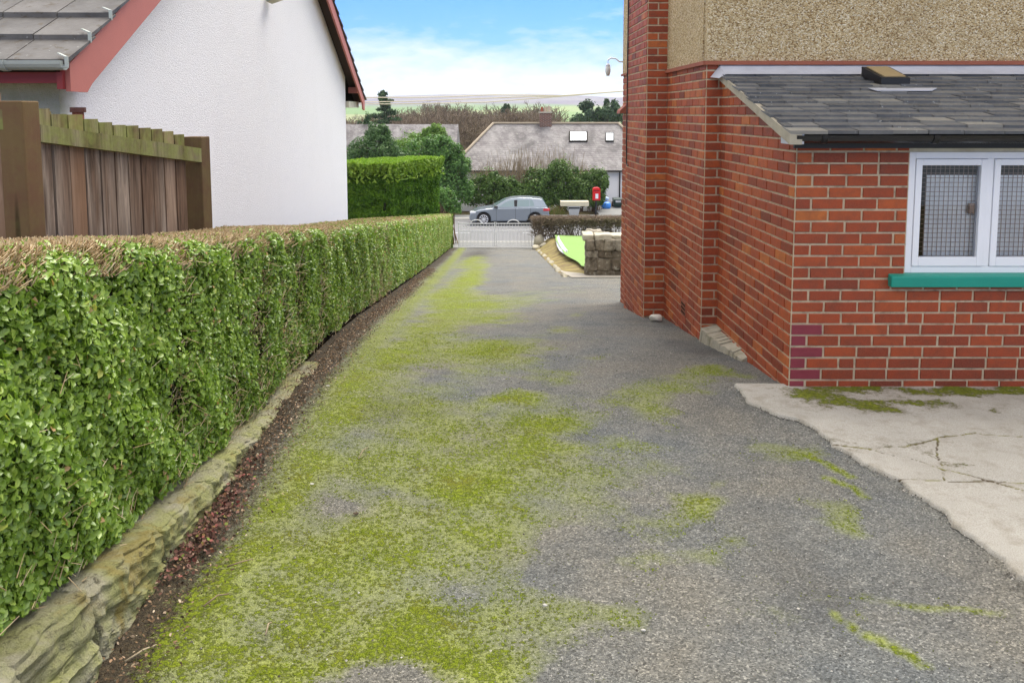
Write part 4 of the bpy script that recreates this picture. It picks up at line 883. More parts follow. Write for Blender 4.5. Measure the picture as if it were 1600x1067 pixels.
# leaf litter along the foot of the hedge, moss tufts on the drive, bits on the asphalt
n = 16000; y = 1.9 + (g.random(n) ** 1.6) * 17; edge_ = -1.17 + .07 * wob(y, seed=5, f=1.6); b = edge_ + g.normal(size=n) * .085 - .06
k = (b > HF - .02) & (b < -.55) & (rng.random(n) < np.clip((y - 2.2) / 2.4, .22, 1)); b, y = b[k], y[k]; P = np.stack([b - SH * y, y, G(y) + .03 + g.random(len(b)) * .012], 1)
tag(leaves('leaf_litter', P, g.normal(size=P.shape) * .5 + np.array([0, 0, 1.]), g.uniform(.007, .020, len(P)), M['litter'], wr=.5, seed=41), 'brown dead leaves lying along the foot of the privet hedge', 'leaf litter', kind='stuff')
cl_ = [on_ground(u, v) for u, v in ((345, 815), (330, 840), (300, 865), (275, 895), (355, 790), (390, 745), (310, 850), (360, 800), (322, 862))]
P = np.concatenate([np.array(c) + g.normal(size=(70, 3)) * np.array([.035, .10, 0]) + np.array([0, 0, .03]) for c in cl_]); P[:, 2] += g.random(len(P)) * .03
tag(leaves('creeping_weed', P, g.normal(size=P.shape) * .6 + np.array([0, -.2, 1.]), g.uniform(.009, .024, len(P)), M['pinkleaf'], wr=.8, seed=42, fold=.1), 'small reddish-pink creeping weed growing below the stone kerb', 'weed', kind='stuff')
def sample_moss(n, y0, y1):
    y = y0 + (y1 - y0) * g.random(n) ** 1.4; x = g.uniform(-1.2, 3.4, n); ms = blobs(x, y, MOSS) * (.55 + .45 * wob(x, y, seed=77, f=11.))
    k = (g.random(n) < (ms - .22) * 1.6) & (x > -1.02 - SH * y); return x[k], y[k]
x, y = sample_moss(60000, 1.9, 8.)
n = len(x); P = np.stack([x, y, G(y) + .004 - .012 * np.exp(-((x + SH * y + .1) / .7) ** 2)], 1)
A = np.repeat(P, 7, 0) + g.normal(size=(n * 7, 3)) * np.array([.010, .010, 0]); d = g.normal(size=A.shape) * .6 + np.array([0, 0, .8]); L = g.uniform(.003, .009, len(A))
M['moss'] = leafmat('moss_tuft', [(0, (.11, .14, .012)), (.5, (.24, .30, .02)), (1, (.40, .45, .05))], .8, .3, .1)
tag(leaves('moss', A + unit(d) * L[:, None] * .4, g.normal(size=A.shape), L * 1.3, M['moss'], wr=.32, fold=0., seed=44, tipdir=unit(d), rnd=np.repeat(g.random(n), 7) * .6 + g.random(n * 7) * .4), 'bright yellow-green moss tufts spread over the asphalt drive', 'moss', kind='stuff')
n = 1500; y = 2. + 6 * g.random(n) ** 1.3; x = g.uniform(-1.25, 2.6, n); e = np.interp(y, ey, ex); k = (x < e - .02) & ((x < XC - .1) | (y < YF - .05)); x, y = x[k], y[k]
P = np.stack([x, y, G(y) + .008], 1); ee = rng.integers(0, len(yc), 420); xe = xedge[ee]; P = np.concatenate([P, np.stack([xe - np.abs(rng.normal(size=420)) * .035 + .01, yc[ee] + rng.normal(size=420) * .01, G(yc[ee]) + .008], 1)]); m_ = MB()
for p in P:
    s_ = random.uniform(.002, .006); q = [p + np.array(d) * s_ * random.uniform(.6, 1.3) for d in ((1, 0, 0), (0, 1, 0), (-1, 0, 0), (0, -1, 0), (0, 0, .9), (0, 0, -.6))]
    m_.add(q, [(0, 1, 4), (1, 2, 4), (2, 3, 4), (3, 0, 4), (1, 0, 5), (2, 1, 5), (3, 2, 5), (0, 3, 5)])
M['grit'] = stick_mat('loose_grit', [(0, (.06, .05, .04)), (.6, (.22, .20, .17)), (.9, (.45, .42, .36)), (1, (.66, .62, .55))])
tag(m_.build('grit', M['grit']), 'loose grit and small chips scattered on the asphalt drive', 'grit', kind='stuff')
# bits of twig lying about
TW = [((560, 722), (575, 704), 'short pale twig lying on the bare patch of the mossy drive'), ((415, 1000), (425, 980), 'thin pale twig in the moss near the bottom left of the drive'), ((318, 955), (358, 935), 'longer brown twig lying on the dark soil below the kerb'), ((195, 1042), (245, 1015), 'brown twig on dark soil at the bottom of the kerb'), ((355, 892), (395, 880), 'brown straw stalk on the moss right of the pink weed')]
for a, b_, lab in TW:
    p, q = np.array(on_ground(*a)), np.array(on_ground(*b_)); md = (p + q) / 2 + np.array([random.uniform(-.02, .02), random.uniform(-.02, .02), .012]); p[2] += .02; q[2] += .02; md[2] += .02
    t_ = MB(); t_.tube([p, md, q], [.0035, .003, .002], 6); tag(t_.build('twig', M['pale_twig'], None, tuple(p), smooth=True), lab, 'twig', 'twigs on the drive')
M['pebble_white'] = paint('pebble_white', (.46, .44, .40), .9, .1, .25, 60., .4)
def rock(name, c, s, mat, lab, cat, group=None, seed=0):
    bm = bmesh.new(); bmesh.ops.create_icosphere(bm, subdivisions=3, radius=1); gg = np.random.default_rng(seed)
    co = np.array([v.co[:] for v in bm.verts]); dirs = unit(gg.normal(size=(9, 3))); lim = gg.uniform(.6, .95, 9)
    for dd, l in zip(dirs, lim): ex_ = co @ dd - l; co = co - np.where(ex_ > 0, ex_, 0)[:, None] * dd * .85
    co = co * np.array(s); co += .03 * min(s) * np.stack([wob(co[:, 0], co[:, 1], co[:, 2], seed=seed + k, f=4 / max(s)) for k in range(3)], 1)
    for v, p in zip(bm.verts, co): v.co = p
    me = bpy.data.meshes.new(name); bm.to_mesh(me); bm.free(); o = bpy.data.objects.new(name, me); COL.objects.link(o); me.materials.append(mat); o.location = c
    me.polygons.foreach_set('use_smooth', [True] * len(me.polygons)); return tag(o, lab, cat, group)
c = at(1025, 496, 8.72); rock('rock', (c[0], 8.72, float(G(8.72)) + .035), (.075, .06, .048), M['stone_white'], 'pale lump of rock at the foot of the brick chimney breast', 'rock', seed=3)
for (u, v, s_, lab) in ((487, 757, .013, 'white pebble on the mossy left side of the drive'), (851, 946, .012, 'white pebble low in the middle of the asphalt drive'), (512, 605, .022, 'pale flat stone on the soil under the privet hedge'), (1005, 985, .010, 'small white chip on the grey asphalt, right of the other white pebbles'), (556, 803, .014, 'small dark brown clod on the mossy drive')):
    p = on_ground(u, v); rock('pebble', (p[0], p[1], p[2] + s_ * .25), (s_ * .95, s_ * .7, s_ * .4), M['bark'] if 'clod' in lab else M['pebble_white'], lab, 'pebble', 'loose stones on the drive', seed=int(u))

# ------------------------------------------------------------------ beyond the drive: gates, right-hand garden
M['gate'] = paint('white_gate_paint', (.78, .78, .78), .4, .4, .06, 6.)
gy = 33.1; gx0, gx1 = at(716, 388, gy)[0], at(832, 388, gy)[0]; gz0 = float(G(gy)) + .045
ztr = at(780, 349.5, gy)[2]; zmr = at(780, 361, gy)[2]; zmr2 = at(780, 358.2, gy)[2]; gm = (gx0 + gx1) / 2
def gate_leaf(x0, x1, lab):
    T = thing('metal_gate', ((x0 + x1) / 2, gy, gz0), lab, 'gate', 'pair of white drive gates')
    f = MB(); t = .032
    f.box(x0, x0 + t, gy - .016, gy + .016, gz0, ztr + .06); f.box(x1 - t, x1, gy - .016, gy + .016, gz0, ztr + .06)
    for z in (ztr, zmr, gz0 + .03): f.box(x0 + t, x1 - t, gy - .015, gy + .015, z - .016, z + .016)
    f.box(x0 + t, x1 - t, gy - .010, gy + .010, zmr2 + .08, zmr2 + .10)
    f.build('frame', M['gate'], T)
    b = MB()
    nbar = 13
    for k in range(1, nbar):
        x = x0 + (x1 - x0) * k / nbar; b.box(x - .008, x + .008, gy - .008, gy + .008, zmr + .016, ztr - .016)
    nb = 27
    for k in range(1, nb):
        x = x0 + (x1 - x0) * k / nb; b.box(x - .012, x + .012, gy - .008, gy + .008, gz0 + .046, zmr - .016)
    b.build('bars', M['gate'], T)
    a = MB(); cx_ = (x0 + x1) / 2 + (.0 if x0 < gm - .5 else -.03); rr_ = .24; zc = ztr - .02
    a.tube([(cx_ + rr_ * math.cos(q), gy, zc + .70 * rr_ * math.sin(q) + .05 * 0) for q in np.linspace(0, math.pi, 17)], .020, 6)
    a.build('arch', M['gate'], T)
gate_leaf(gx0, gm - .012, 'left leaf of the white metal drive gates, beside the privet hedge end')
gate_leaf(gm + .012, gx1, 'right leaf of the white metal drive gates, beside the stone gatepost')
# soil bed, lawn mat and stones right of the drive
def sheet(name, poly, mat, h, n=30, kind='structure', lab=None, cat=None, mats=None):
    """ground-following quad patch; poly = four (x, y) corners: near-left, near-right, far-right, far-left"""
    s, t_ = np.meshgrid(np.linspace(0, 1, n), np.linspace(0, 1, n)); P = [np.array(p, float) for p in poly]
    X = (P[0][0] * (1 - s) + P[1][0] * s) * (1 - t_) + (P[3][0] * (1 - s) + P[2][0] * s) * t_; Y = (P[0][1] * (1 - s) + P[1][1] * s) * (1 - t_) + (P[3][1] * (1 - s) + P[2][1] * s) * t_
    return X, Y, G(Y) + h
def Gg(y): return np.interp(y, [16.4, 17., 32.6, 33.3], [float(G(16.4)), EYE - 3.29, EYE - 4.80, EYE - 4.9])
def on_garden(u, v):
    lo, hi = 14., 33.2
    for _ in range(50):
        m_ = (lo + hi) / 2
        if at(u, v, m_)[2] > Gg(m_): lo = m_
        else: hi = m_
    p = at(u, v, lo); return (p[0], p[1], float(Gg(p[1])))
X, Y, Z = sheet('', [(1.0, 16.6), (12, 16.6), (12, 33.2), (.86, 33.2)], None, .0, n=60)
xe_ = 1.0 + (.86 - 1.0) * (Y - 16.6) / 16.6; k_ = np.clip((X - xe_ - .05) / .75, 0, 1); k_ = k_ * k_ * (3 - 2 * k_)
Z = Z + .01 + (Gg(Y) - G(Y)) * k_ + .025 * wob(X, Y, seed=81, f=1.3) - .05 * (k_ > .95)
def bed_mat():
    m, t, b = new_mat('mossy_soil', .95, .1); co = coord(t)
    c = ramp(t, noise(t, co, 2.4, 8., .7), [(.3, (.07, .05, .03)), (.45, (.19, .145, .075)), (.56, (.26, .22, .08)), (.7, (.30, .22, .12))]); lk(t, c, b.inputs['Base Color']); bump(t, b, noise(t, co, 20., 6., .7), .8, .03); return m
grid('garden_bed', X, Y, Z, bed_mat())
M['turf'] = paint('lawn_green', (.21, .335, .10), .9, .1, .10, 1.5, .5)
lp = [on_garden(906, 421)[:2], (3.4, on_garden(906, 421)[1]), (9., 32.2), (on_garden(870, 373)[0], 32.2)]
X, Y, Z = sheet('', lp, None, .0, 40); Z = Gg(Y) + .03
cs_ = np.linspace(0, 1, 40)[:, None]; X = X + (.16 * np.sin(cs_ * math.pi) * (-1) + .10 * wob(cs_ * 6, seed=4)) * np.linspace(1, 0, 40)[None] ** 2
Z = Z + .05 * np.linspace(1, 0, 40)[None] ** 8
grid('lawn', X, Y, Z, M['turf'])
cu = MB(); e = [(869, 373.5), (868.5, 379), (870.5, 386), (874, 392.5), (880, 397.5), (885, 399)]; e2 = [(872.5, 373.5), (873.5, 379), (877.5, 386), (881, 392.5), (884, 397), (886, 399)]
pa = [np.array(on_garden(u, v)) + np.array([0, 0, .02]) for u, v in e]; pb = [np.array(on_garden(u, v)) + np.array([0, 0, .13]) for u, v in e2]
for k in range(len(pa) - 1): cu.prism([pa[k], pa[k + 1], pb[k + 1], pb[k]], (.02, .02, 0))
tag(cu.build('turf_edge', M['white_paint'], None, tuple(pa[3])), 'curled-up white underside along the left edge of the green lawn', 'turf edge')
# pale slab at the foot of the stone wall
X, Y, Z = sheet('', [(on_ground(893, 434)[0], on_ground(893, 434)[1]), (4.2, on_ground(893, 434)[1]), (4.2, on_ground(880, 421)[1]), (on_ground(868, 421)[0], on_ground(868, 421)[1])], None, .012)
grid('stone_path', X, Y, Z, paint('pale_path', (.36, .33, .28), .95, .1, .25, 5., .4))
# dry stone garden wall with pale copings
def stone_mat():
    m, t, b = new_mat('rubble_stone', .95, .1); co = coord(t)
    c = ramp(t, attr(t), [(0, (.17, .14, .105)), (.5, (.30, .26, .195)), (1, (.44, .40, .32))])
    c = mix(t, maprange(t, noise(t, co, 5., 8., .7), .42, .66), c, (.08, .065, .045)); c = mix(t, maprange(t, noise(t, co, 9., 6., .7), .58, .68), c, (.42, .40, .33))
    lk(t, c, b.inputs['Base Color']); bump(t, b, noise(t, co, 16., 8., .7), 1., .04); return m
M['rubble'] = stone_mat()
M['rubble_pale'] = paint('rubble_pale', (.33, .30, .23), .95, .1, .35, 9., .6, dirt=(.18, .17, .10))
M['coping'] = paint('pale_coping', (.50, .46, .36), .9, .1, .2, 8., .5, dirt=(.30, .27, .19))
def stone_block(mb, c, s, seed):
    gg = np.random.default_rng(seed); bm = bmesh.new(); bmesh.ops.create_cube(bm, size=1); bmesh.ops.subdivide_edges(bm, edges=bm.edges[:], cuts=6, use_grid_fill=True)
    co = np.array([v.co[:] for v in bm.verts]) * 2; p = 11; co = co / (np.sum(np.abs(co) ** p, 1, keepdims=True) ** (1 / p)) * .5 * np.array(s) * 1.02
    co += np.stack([wob(co[:, 0], co[:, 1], co[:, 2], seed=seed * 3 + k, f=3.2 / max(s)) for k in range(3)], 1) * min(s) * .12; co += np.array(c)
    bm.verts.ensure_lookup_table(); fs = [[v.index for v in f.verts] for f in bm.faces]; mb.add(co, fs, gg.random()); bm.free()
wx0, wy0 = on_ground(917, 431)[:2]; wzt = at(920, 375, wy0)[2]; wzb = float(G(wy0)) - .1
SW = thing('stone_wall', (wx0 + 1.2, wy0, wzb + .1), 'low rubble stone garden wall with pale coping stones beside the lawn', 'garden wall')
sw = MB(); x = wx0; hgt = wzt - wzb
row = 0; z = wzb
for hrow in (.20, .26, .15, .22):
    if z > wzt - .06: break
    hrow = min(hrow, wzt - z); x = wx0 + random.uniform(-.02, .02)
    while x < wx0 + 3.0:
        w = random.uniform(.12, .34); stone_block(sw, (x + w / 2, wy0 + .17 + .03 * random.uniform(-1, 1), z + hrow / 2), (w * 1.04, .38, hrow * 1.06), random.randint(0, 99999)); x += w
    y = wy0 + .35
    while y < wy0 + 1.3: # short return along the drive
        w = random.uniform(.2, .4); stone_block(sw, (wx0 - .02 + .17 + .10 * (y - wy0), y + w / 2, z + hrow / 2), (.34, w * 1.04, hrow * 1.06), random.randint(0, 99999)); y += w
    z += hrow
sw.build('rubble', M['rubble'], SW, smooth=True)
for (u0, u1, y_, dy, hh) in ((912, 929, wy0 + .05, .6, .12), (930, 956, wy0 - .02, .42, .13), (957, 985, wy0 + .1, .45, .09), (986, 1012, wy0 + .1, .45, .10)):
    xa_, xb_ = at(u0, 376, wy0)[0], at(u1, 376, wy0)[0]; q = MB(); stone_block(q, ((xa_ + xb_) / 2, y_ + dy / 2, wzt + hh * .3), (xb_ - xa_, dy, hh), int(u0)); q.build('coping_stone', M['coping'], SW, smooth=True)
# edging stones along the right of the drive
es = [(882, 432), (872, 424), (868, 419), (862, 412), (857, 407), (851, 402), (846, 397), (842, 393)]
for k, (u, v) in enumerate(es):
    p = on_ground(u, v); rock('edging_stone', (p[0], p[1], p[2] + .01), (.06 + .02 * (k % 2), .34 + .08 * (k % 3), .05), M['rubble_pale'], ['pale edging stone nearest the brick house, by the stone path', 'second pale edging stone along the right of the drive', 'pale edging stone between drive and mossy bed', 'flat pale edging stone in the middle of the edging row', 'pale edging stone level with the curled turf edge', 'small edging stone beyond the middle of the row', 'edging stone last but one before the gatepost', 'farthest edging stone, just in front of the gatepost stones'][k], 'edging stone', 'stones edging the drive', seed=100 + k)
for k, (u, v, s_, lab) in enumerate(((842, 380, (.22, .25, .34), 'upright pale boulder beside the right gate leaf'), (850, 384, (.22, .2, .16), 'low pale boulder on the mossy bed beside the drive'), (838, 388, (.16, .2, .12), 'small boulder at the foot of the right gate leaf'))):
    p = at(u, v, 32.4 - k * .5); gz_ = float(G(p[1])); rock('boulder', (p[0], p[1], gz_ + s_[2] * .7), s_, M['coping'], lab, 'boulder', 'stones by the gate', seed=200 + k)
# leafless clipped hedge on the road side
g = np.random.default_rng(5)
BH = thing('leafless_hedge', (5, 32.6, float(G(32.6))), 'clipped leafless brown hedge with gaps between its stems, between lawn and road', 'hedge')
bx0 = at(833, 360, 32.6)[0]; bx1 = 10.; zt = at(850, 340, 32.6)[2]; zg = float(Gg(32.6)) - .06
n = 26000; x = g.uniform(bx0, bx1, n); top = g.random(n) < .66; z = np.where(top, zt - np.abs(g.normal(size=n)) * .14, zg + (zt - zg) * g.random(n)); y = 32.65 + g.normal(size=n) * .20
dens = np.where(z > zt - .42, 1., np.clip(.45 + .9 * wob(x, z * .3, seed=90, f=2.6), .02, 1)) ; dens = np.where(x < bx0 + .9, 1, dens)
k = (g.random(n) < dens); x, y, z = x[k], y[k], np.minimum(z[k], zt); A = np.stack([x, y, z], 1); d = unit(g.normal(size=A.shape) * np.array([.7, .7, .5]) + np.array([0, 0, .5])); L = g.uniform(.10, .30, len(A))[:, None]
Bq = A + d * L; Bq[:, 2] = np.minimum(Bq[:, 2], zt + .03 + .02 * g.random(len(A)))
v1 = sticks('twigs', A, Bq, .009, .005, M['bare_twig'], BH, seed=6)
n = 150; x = g.uniform(bx0, bx1, n); A = np.stack([x, 32.65 + g.normal(size=n) * .1, np.full(n, zg - .05)], 1); Bq = A + np.stack([g.normal(size=n) * .22, g.normal(size=n) * .08, (zt - zg) * g.uniform(.6, .95, n)], 1)
sticks('stems', A, Bq, .022, .012, M['bare_twig'], BH, seed=7)
n = 2600; x = g.uniform(bx0, bx1, n); z = zg + (zt - zg) * g.random(n) ** .8; P = np.stack([x, 32.65 + g.normal(size=n) * .2, z], 1); k = g.random(n) < np.clip(.3 + .8 * wob(x, z, seed=90, f=2.6), .04, 1)
leaves('old_leaves', P[k], g.normal(size=P[k].shape), g.uniform(.03, .06, k.sum()), leafmat('old_hedge_leaf', [(0, (.05, .05, .02)), (.6, (.10, .09, .04)), (1, (.30, .26, .20))], .6), BH, seed=8)

# ------------------------------------------------------------------ shrubs and trees
def clumps(c, r, n, g, k=22, squash=.8, jitter=.55):
    """leaf positions gathered in clumps over an ellipsoid shell; returns points, outward normals, clump value"""
    c = np.array(c, float); r = np.array(r, float); d = unit(g.normal(size=(k, 3))); d[:, 2] = np.abs(d[:, 2]) * 1.0 - .35; d = unit(d)
    cc = d * g.uniform(.55, .92, (k, 1)); cr = g.uniform(.14, .40, k); i = g.integers(0, k, n); o = unit(g.normal(size=(n, 3))) * np.minimum(g.random((n, 1)) ** .4 * (1 + .5 * (g.random((n, 1)) < .15) * g.random((n, 1))), 1.4)
    p = cc[i] + o * cr[i][:, None]; return c + p * r, unit(p * .5 + o), g.random(k)[i]
def bush(name, mat, lab, cat, base, parts_, n, l0, l1, seed, group=None, wr=.5, stem=True, rmul=1., k=44):
    g = np.random.default_rng(seed); T = thing(name, base, lab, cat, group); P, N_, Rv = [], [], []
    for c, r in parts_:
        p, nn, rv = clumps(c, r, n // len(parts_), g, k); P.append(p); N_.append(nn); Rv.append(rv)
    P, N_, Rv = np.concatenate(P), np.concatenate(N_), np.concatenate(Rv); kk = P[:, 2] > base[2] - .1
    P, N_, Rv = P[kk], N_[kk], Rv[kk]; m = len(P)
    leaves('foliage', P, N_ + g.normal(size=P.shape) * .55 + np.array([0, -.1, .3]), g.uniform(l0, l1, m), mat, T, wr, seed=seed, rnd=np.clip((g.random(m) * .65 + Rv * .35) * rmul, 0, 1))
    if stem:
        A = np.repeat(np.array([base]), 14 * len(parts_), 0) + g.normal(size=(14 * len(parts_), 3)) * np.array([.15, .15, 0]); Bq = np.concatenate([np.array(c) + g.normal(size=(14, 3)) * np.array(r) * .3 for c, r in parts_])
        sticks('branches', A, Bq, .025, .008, M['twig'], T, seed=seed)
    return T
def gpt(u, v, y): return np.array(at(u, v, y))
# clipped conifer hedge beyond the white house: dark shaded return and bright corner
g = np.random.default_rng(17)
def clip_hedge(name, path, ztop, lab, n, thick=1.2):
    T = thing(name, (path[0][0], path[0][1], float(G(path[0][1]))), lab, 'hedge'); P, N_, D_ = [], [], []; pt = [np.array(p, float) for p in path]; Lt = [np.linalg.norm(b - a) for a, b in zip(pt[:-1], pt[1:])]
    for a, b, L in zip(pt[:-1], pt[1:], Lt):
        m = int(n * L / sum(Lt)); s = g.random(m); q = a + (b - a) * s[:, None]; d = (b - a) / L; nn = np.array([d[1], -d[0]]); zb = float(G(a[1])) - .2
        z = zb + (ztop - zb) * g.random(m); dep = g.exponential(.05, m) + .09 * wob(q[:, 0] * 1., z * 2, q[:, 1], seed=95, f=3.) + .10
        P.append(np.stack([q[:, 0] - nn[0] * dep, q[:, 1] - nn[1] * dep, z], 1)); N_.append(np.tile([nn[0], nn[1], .1], (m, 1)))
    Pf = np.concatenate(P); Nf = np.concatenate(N_); m = len(Pf)
    td = np.tile([[0, 0, 1.]], (m, 1)) * .8 + Nf * .7
    leaves('side_sprays', Pf, Nf + g.normal(size=Pf.shape) * .6, g.uniform(.10, .2, m), M['cypress'], T, .35, seed=96, tipdir=td, rnd=np.clip(.5 + .3 * wob(Pf[:, 0] * 2, Pf[:, 2] * 4, seed=97, f=2.) + .3 * g.normal(size=m) * .6, 0, 1))
    P = []
    for a, b, L in zip(pt[:-1], pt[1:], Lt):
        m = int(n * .5 * L / sum(Lt)); s = g.random(m)[:, None]; q = a + (b - a) * s; d = (b - a) / L; nn = np.array([d[1], -d[0]]); w = g.random((m, 1)) ** 1.3 * thick - .08; q = q - nn * w
        P.append(np.stack([q[:, 0], q[:, 1], ztop + .07 * wob(q[:, 0], q[:, 1], seed=98, f=2.) + .06 - g.exponential(.13, m).clip(0, .6)], 1))
    P = np.concatenate(P); m = len(P)
    leaves('top_growth', P, g.normal(size=P.shape) * .8 + np.array([0, -.5, .3]), g.uniform(.10, .22, m), M['cypress_top'], T, .35, seed=99, tipdir=np.tile([[0, 0, 1.]], (m, 1)))
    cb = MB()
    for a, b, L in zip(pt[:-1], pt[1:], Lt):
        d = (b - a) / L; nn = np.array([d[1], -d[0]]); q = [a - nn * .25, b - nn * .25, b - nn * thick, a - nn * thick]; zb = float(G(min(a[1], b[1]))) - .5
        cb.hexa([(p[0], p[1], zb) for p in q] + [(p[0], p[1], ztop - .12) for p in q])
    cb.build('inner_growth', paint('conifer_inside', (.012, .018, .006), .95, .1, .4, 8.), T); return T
hy = 27.5; ht = at(600, 257, hy)[2]
ca, cb_, cc_ = at(500, 300, hy)[:2], at(613, 300, hy)[:2], at(691, 300, 31.)[:2]
clip_hedge('conifer_hedge', [ca, cb_, cc_], ht, 'clipped green conifer hedge with a bright lime top beside the white house', 42000, 1.4)
# bushes and trees beyond the road, left
by = 47.6; bg_ = RB + .05
def bp(u, v, y=by): return tuple(gpt(u, v, y))
bush('laurel_bush', M['bushleaf'], 'big mid-green rounded bush left of the parked car, across the road', 'bush', (bp(690, 300)[0], by, bg_), [(bp(680, 275), (1.75, 1.3, 1.75)), (bp(705, 300), (1.25, 1.0, 1.25)), (bp(650, 262), (1.6, 1.2, 1.7)), (bp(690, 235), (1.1, .9, 1.0)), (bp(715, 262), (.8, .8, .9))], 26000, .09, .20, 51, k=60)
bush('yellow_shrub', M['yellowleaf'], 'yellow-green feathery shrub top rising behind the conifer hedge', 'shrub', (bp(645, 300, 49.5)[0], 49.5, bg_), [(bp(655, 222, 49.5), (1.9, 1., .75)), (bp(680, 208, 49.5), (.7, .6, .55)), (bp(640, 240, 49.5), (2.2, 1., .8))], 9000, .10, .22, 52, wr=.25)
bush('dark_conifer_shrub', M['conifer'], 'dark green bushy conifer behind the clipped hedge, nearest the white house', 'shrub', (bp(585, 300, 46.)[0], 46., bg_), [(bp(582, 235, 46.), (1.5, 1.2, 1.0)), (bp(590, 212, 46.), (.75, .7, .7)), (bp(560, 250, 46.), (1.4, 1.1, .8)), (bp(610, 250, 46.), (1.2, 1.1, .8))], 16000, .10, .24, 53, wr=.25)
bush('pale_laurel', M['bushleaf'], 'small grey-green leafy shrub at the right end of the conifer hedge', 'shrub', (bp(702, 320, 34.6)[0], 34.6, float(G(34.6))), [(bp(700, 312, 34.6), (.42, .4, .62)), (bp(708, 325, 34.6), (.35, .3, .4))], 3500, .06, .12, 54, rmul=1.1)
# evergreen hedge of separate shrubs behind the parked car
for k, (u, v, ru, rv, lab) in enumerate(((765, 300, 1.35, 1.25, 'brownish-green evergreen bush directly behind the car bonnet'), (805, 305, 1.2, 1.1, 'green evergreen bush behind the car roof'), (840, 296, 1.25, 1.3, 'green evergreen bush behind the rear of the car'), (878, 288, 1.3, 1.65, 'tallest dark evergreen bush, left of the litter bin'), (905, 300, 1.1, 1.3, 'dark evergreen bush behind the litter bin and plank'), (931, 296, .72, 1.3, 'evergreen bush with an uneven crown behind the red post box'))):
    c = bp(u, v, 48.6); mt = M['ever']
    bush('evergreen_bush', mt, lab, 'bush', (c[0], 48.6, bg_), [(c, (ru, .9, rv)), ((c[0] + random.uniform(-.4, .4), 48.5, bg_ + .7), (ru * 1.0, .8, .8)), ((c[0] + random.uniform(-.5, .5), 48.6, c[2] + rv * .35), (ru * .6, .7, rv * .6))], 8500, .08, .17, 60 + k, 'evergreen bushes across the road', k=36)
n = 700; x = g.uniform(bp(740, 300, 49.6)[0], bp(930, 300, 49.6)[0], n); A = np.stack([x, 49.6 + g.normal(size=n) * .3, bg_ + .8 + g.random(n) * 1.2], 1); tall = np.interp(x, [bp(u, 300, 49.6)[0] for u in (740, 770, 800, 840, 880, 930)], [.9, 1.3, 1.8, 1.9, 1.9, .8])
Bq = A + np.stack([g.normal(size=n) * .28, g.normal(size=n) * .2, tall * g.uniform(.5, 1.1, n)], 1)
bs = sticks('bare_shrub', A, Bq, .014, .006, M['pale_twig'], None, 8, (bp(820, 300, 49.6)[0], 49.6, bg_)); tag(bs, 'pale leafless stems rising in front of the grey slate roof', 'shrub')
n = 260; x0_ = bp(868, 330, 46.8)[0]; A = np.stack([x0_ + g.normal(size=n) * .25, 46.9 + g.normal(size=n) * .1, np.full(n, bg_)], 1); gr = sticks('grass_clump', A, A + np.stack([g.normal(size=n) * .15, g.normal(size=n) * .1, g.uniform(.2, .6, n)], 1), .012, .003, stick_mat('dry_grass', [(0, (.10, .16, .03)), (.6, (.22, .25, .06)), (1, (.36, .24, .11))]), None, 9, (x0_, 46.9, bg_)); tag(gr, 'tuft of rough grass on the verge behind the car', 'grass tuft')

# leafless trees of the valley, three different skeletons shared by the copies
def bare_tree_mesh(seed, H=10., n_lim=4200):
    g = np.random.default_rng(seed); A, B_, ra, rb = [], [], [], []
    stack = [(np.zeros(3), np.array([0, 0, 1.]), H * .28, .16 * H / 10, 0)]
    while stack and len(A) < n_lim:
        p, d, L, r, dep = stack.pop(0); q = p + d * L; A.append(p); B_.append(q); ra.append(r); rb.append(r * .72)
        if dep >= 7: continue
        for _ in range(3 if dep < 3 else (3 if g.random() < .55 else 2)):
            nd_ = d + g.normal(size=3) * (.42 if dep < 2 else .52) + np.array([0, 0, .18]); nd_ /= np.linalg.norm(nd_); stack.append((q - d * L * g.uniform(0, .35), nd_, L * g.uniform(.62, .86), max(r * .60, .012), dep + 1))
    A, B_ = np.array(A), np.array(B_); tr = np.array(ra) > .05
    return A, B_, np.array(ra), np.array(rb), tr
def make_bare(seed, H):
    A, B_, ra, rb, tr = bare_tree_mesh(seed, H); k_ = 10.6 / B_[:, 2].max(); A, B_ = A * k_, B_ * k_
    T = thing('bare_tree', (0, 0, 0), 'x', 'tree')
    sticks('trunk', A[tr], B_[tr], ra[tr], rb[tr], M['bare_twig'], T, seed); sticks('crown', A[~tr], B_[~tr], np.maximum(ra[~tr], .024), np.maximum(rb[~tr], .016), M['bare_twig'], T, seed + 1); return T
def copy_tree(o, parent=None):
    c = o.copy(); COL.objects.link(c); c.parent = parent
    for ch in list(o.children): copy_tree(ch, c)
    return c
protos = [make_bare(300 + k, 11.) for k in range(4)]; used = set()
def terr(x, y):
    return EYE - 5.97 + float(hill(np.array(x), np.array(float(y)))) if y > 60 else float(G(y))
rt_ = random.Random(4)
spots = []
for k in range(78):
    y = rt_.uniform(85, 190); u = 535 + (k + rt_.random()) * 4.6 if k < 72 else 880 + (k - 72) * 17
    vt = np.interp(u, [540, 560, 590, 620, 660, 690, 720, 760, 800, 830, 870, 990], [178, 173, 180, 172, 168, 156, 160, 162, 166, 156, 176, 180]) + rt_.uniform(-3, 12)
    spots.append((y, u, vt))
for i, (y, u, vt) in enumerate(sorted(spots)):
    p = at(u, vt, y); z0 = terr(p[0], y); H = max(4., p[2] - z0); pr = protos[i % 4]
    o = pr if i < 4 else copy_tree(pr); o.location = (p[0], y, z0 - .2); s = H / 10.6; o.scale = (s * rt_.uniform(.9, 1.25), s * 1.05, s); o.rotation_euler = (0, 0, rt_.uniform(0, 6.28))
    tag(o, 'one of the brown leafless trees massed in the valley behind the bungalow roof', 'tree', 'leafless trees in the valley')
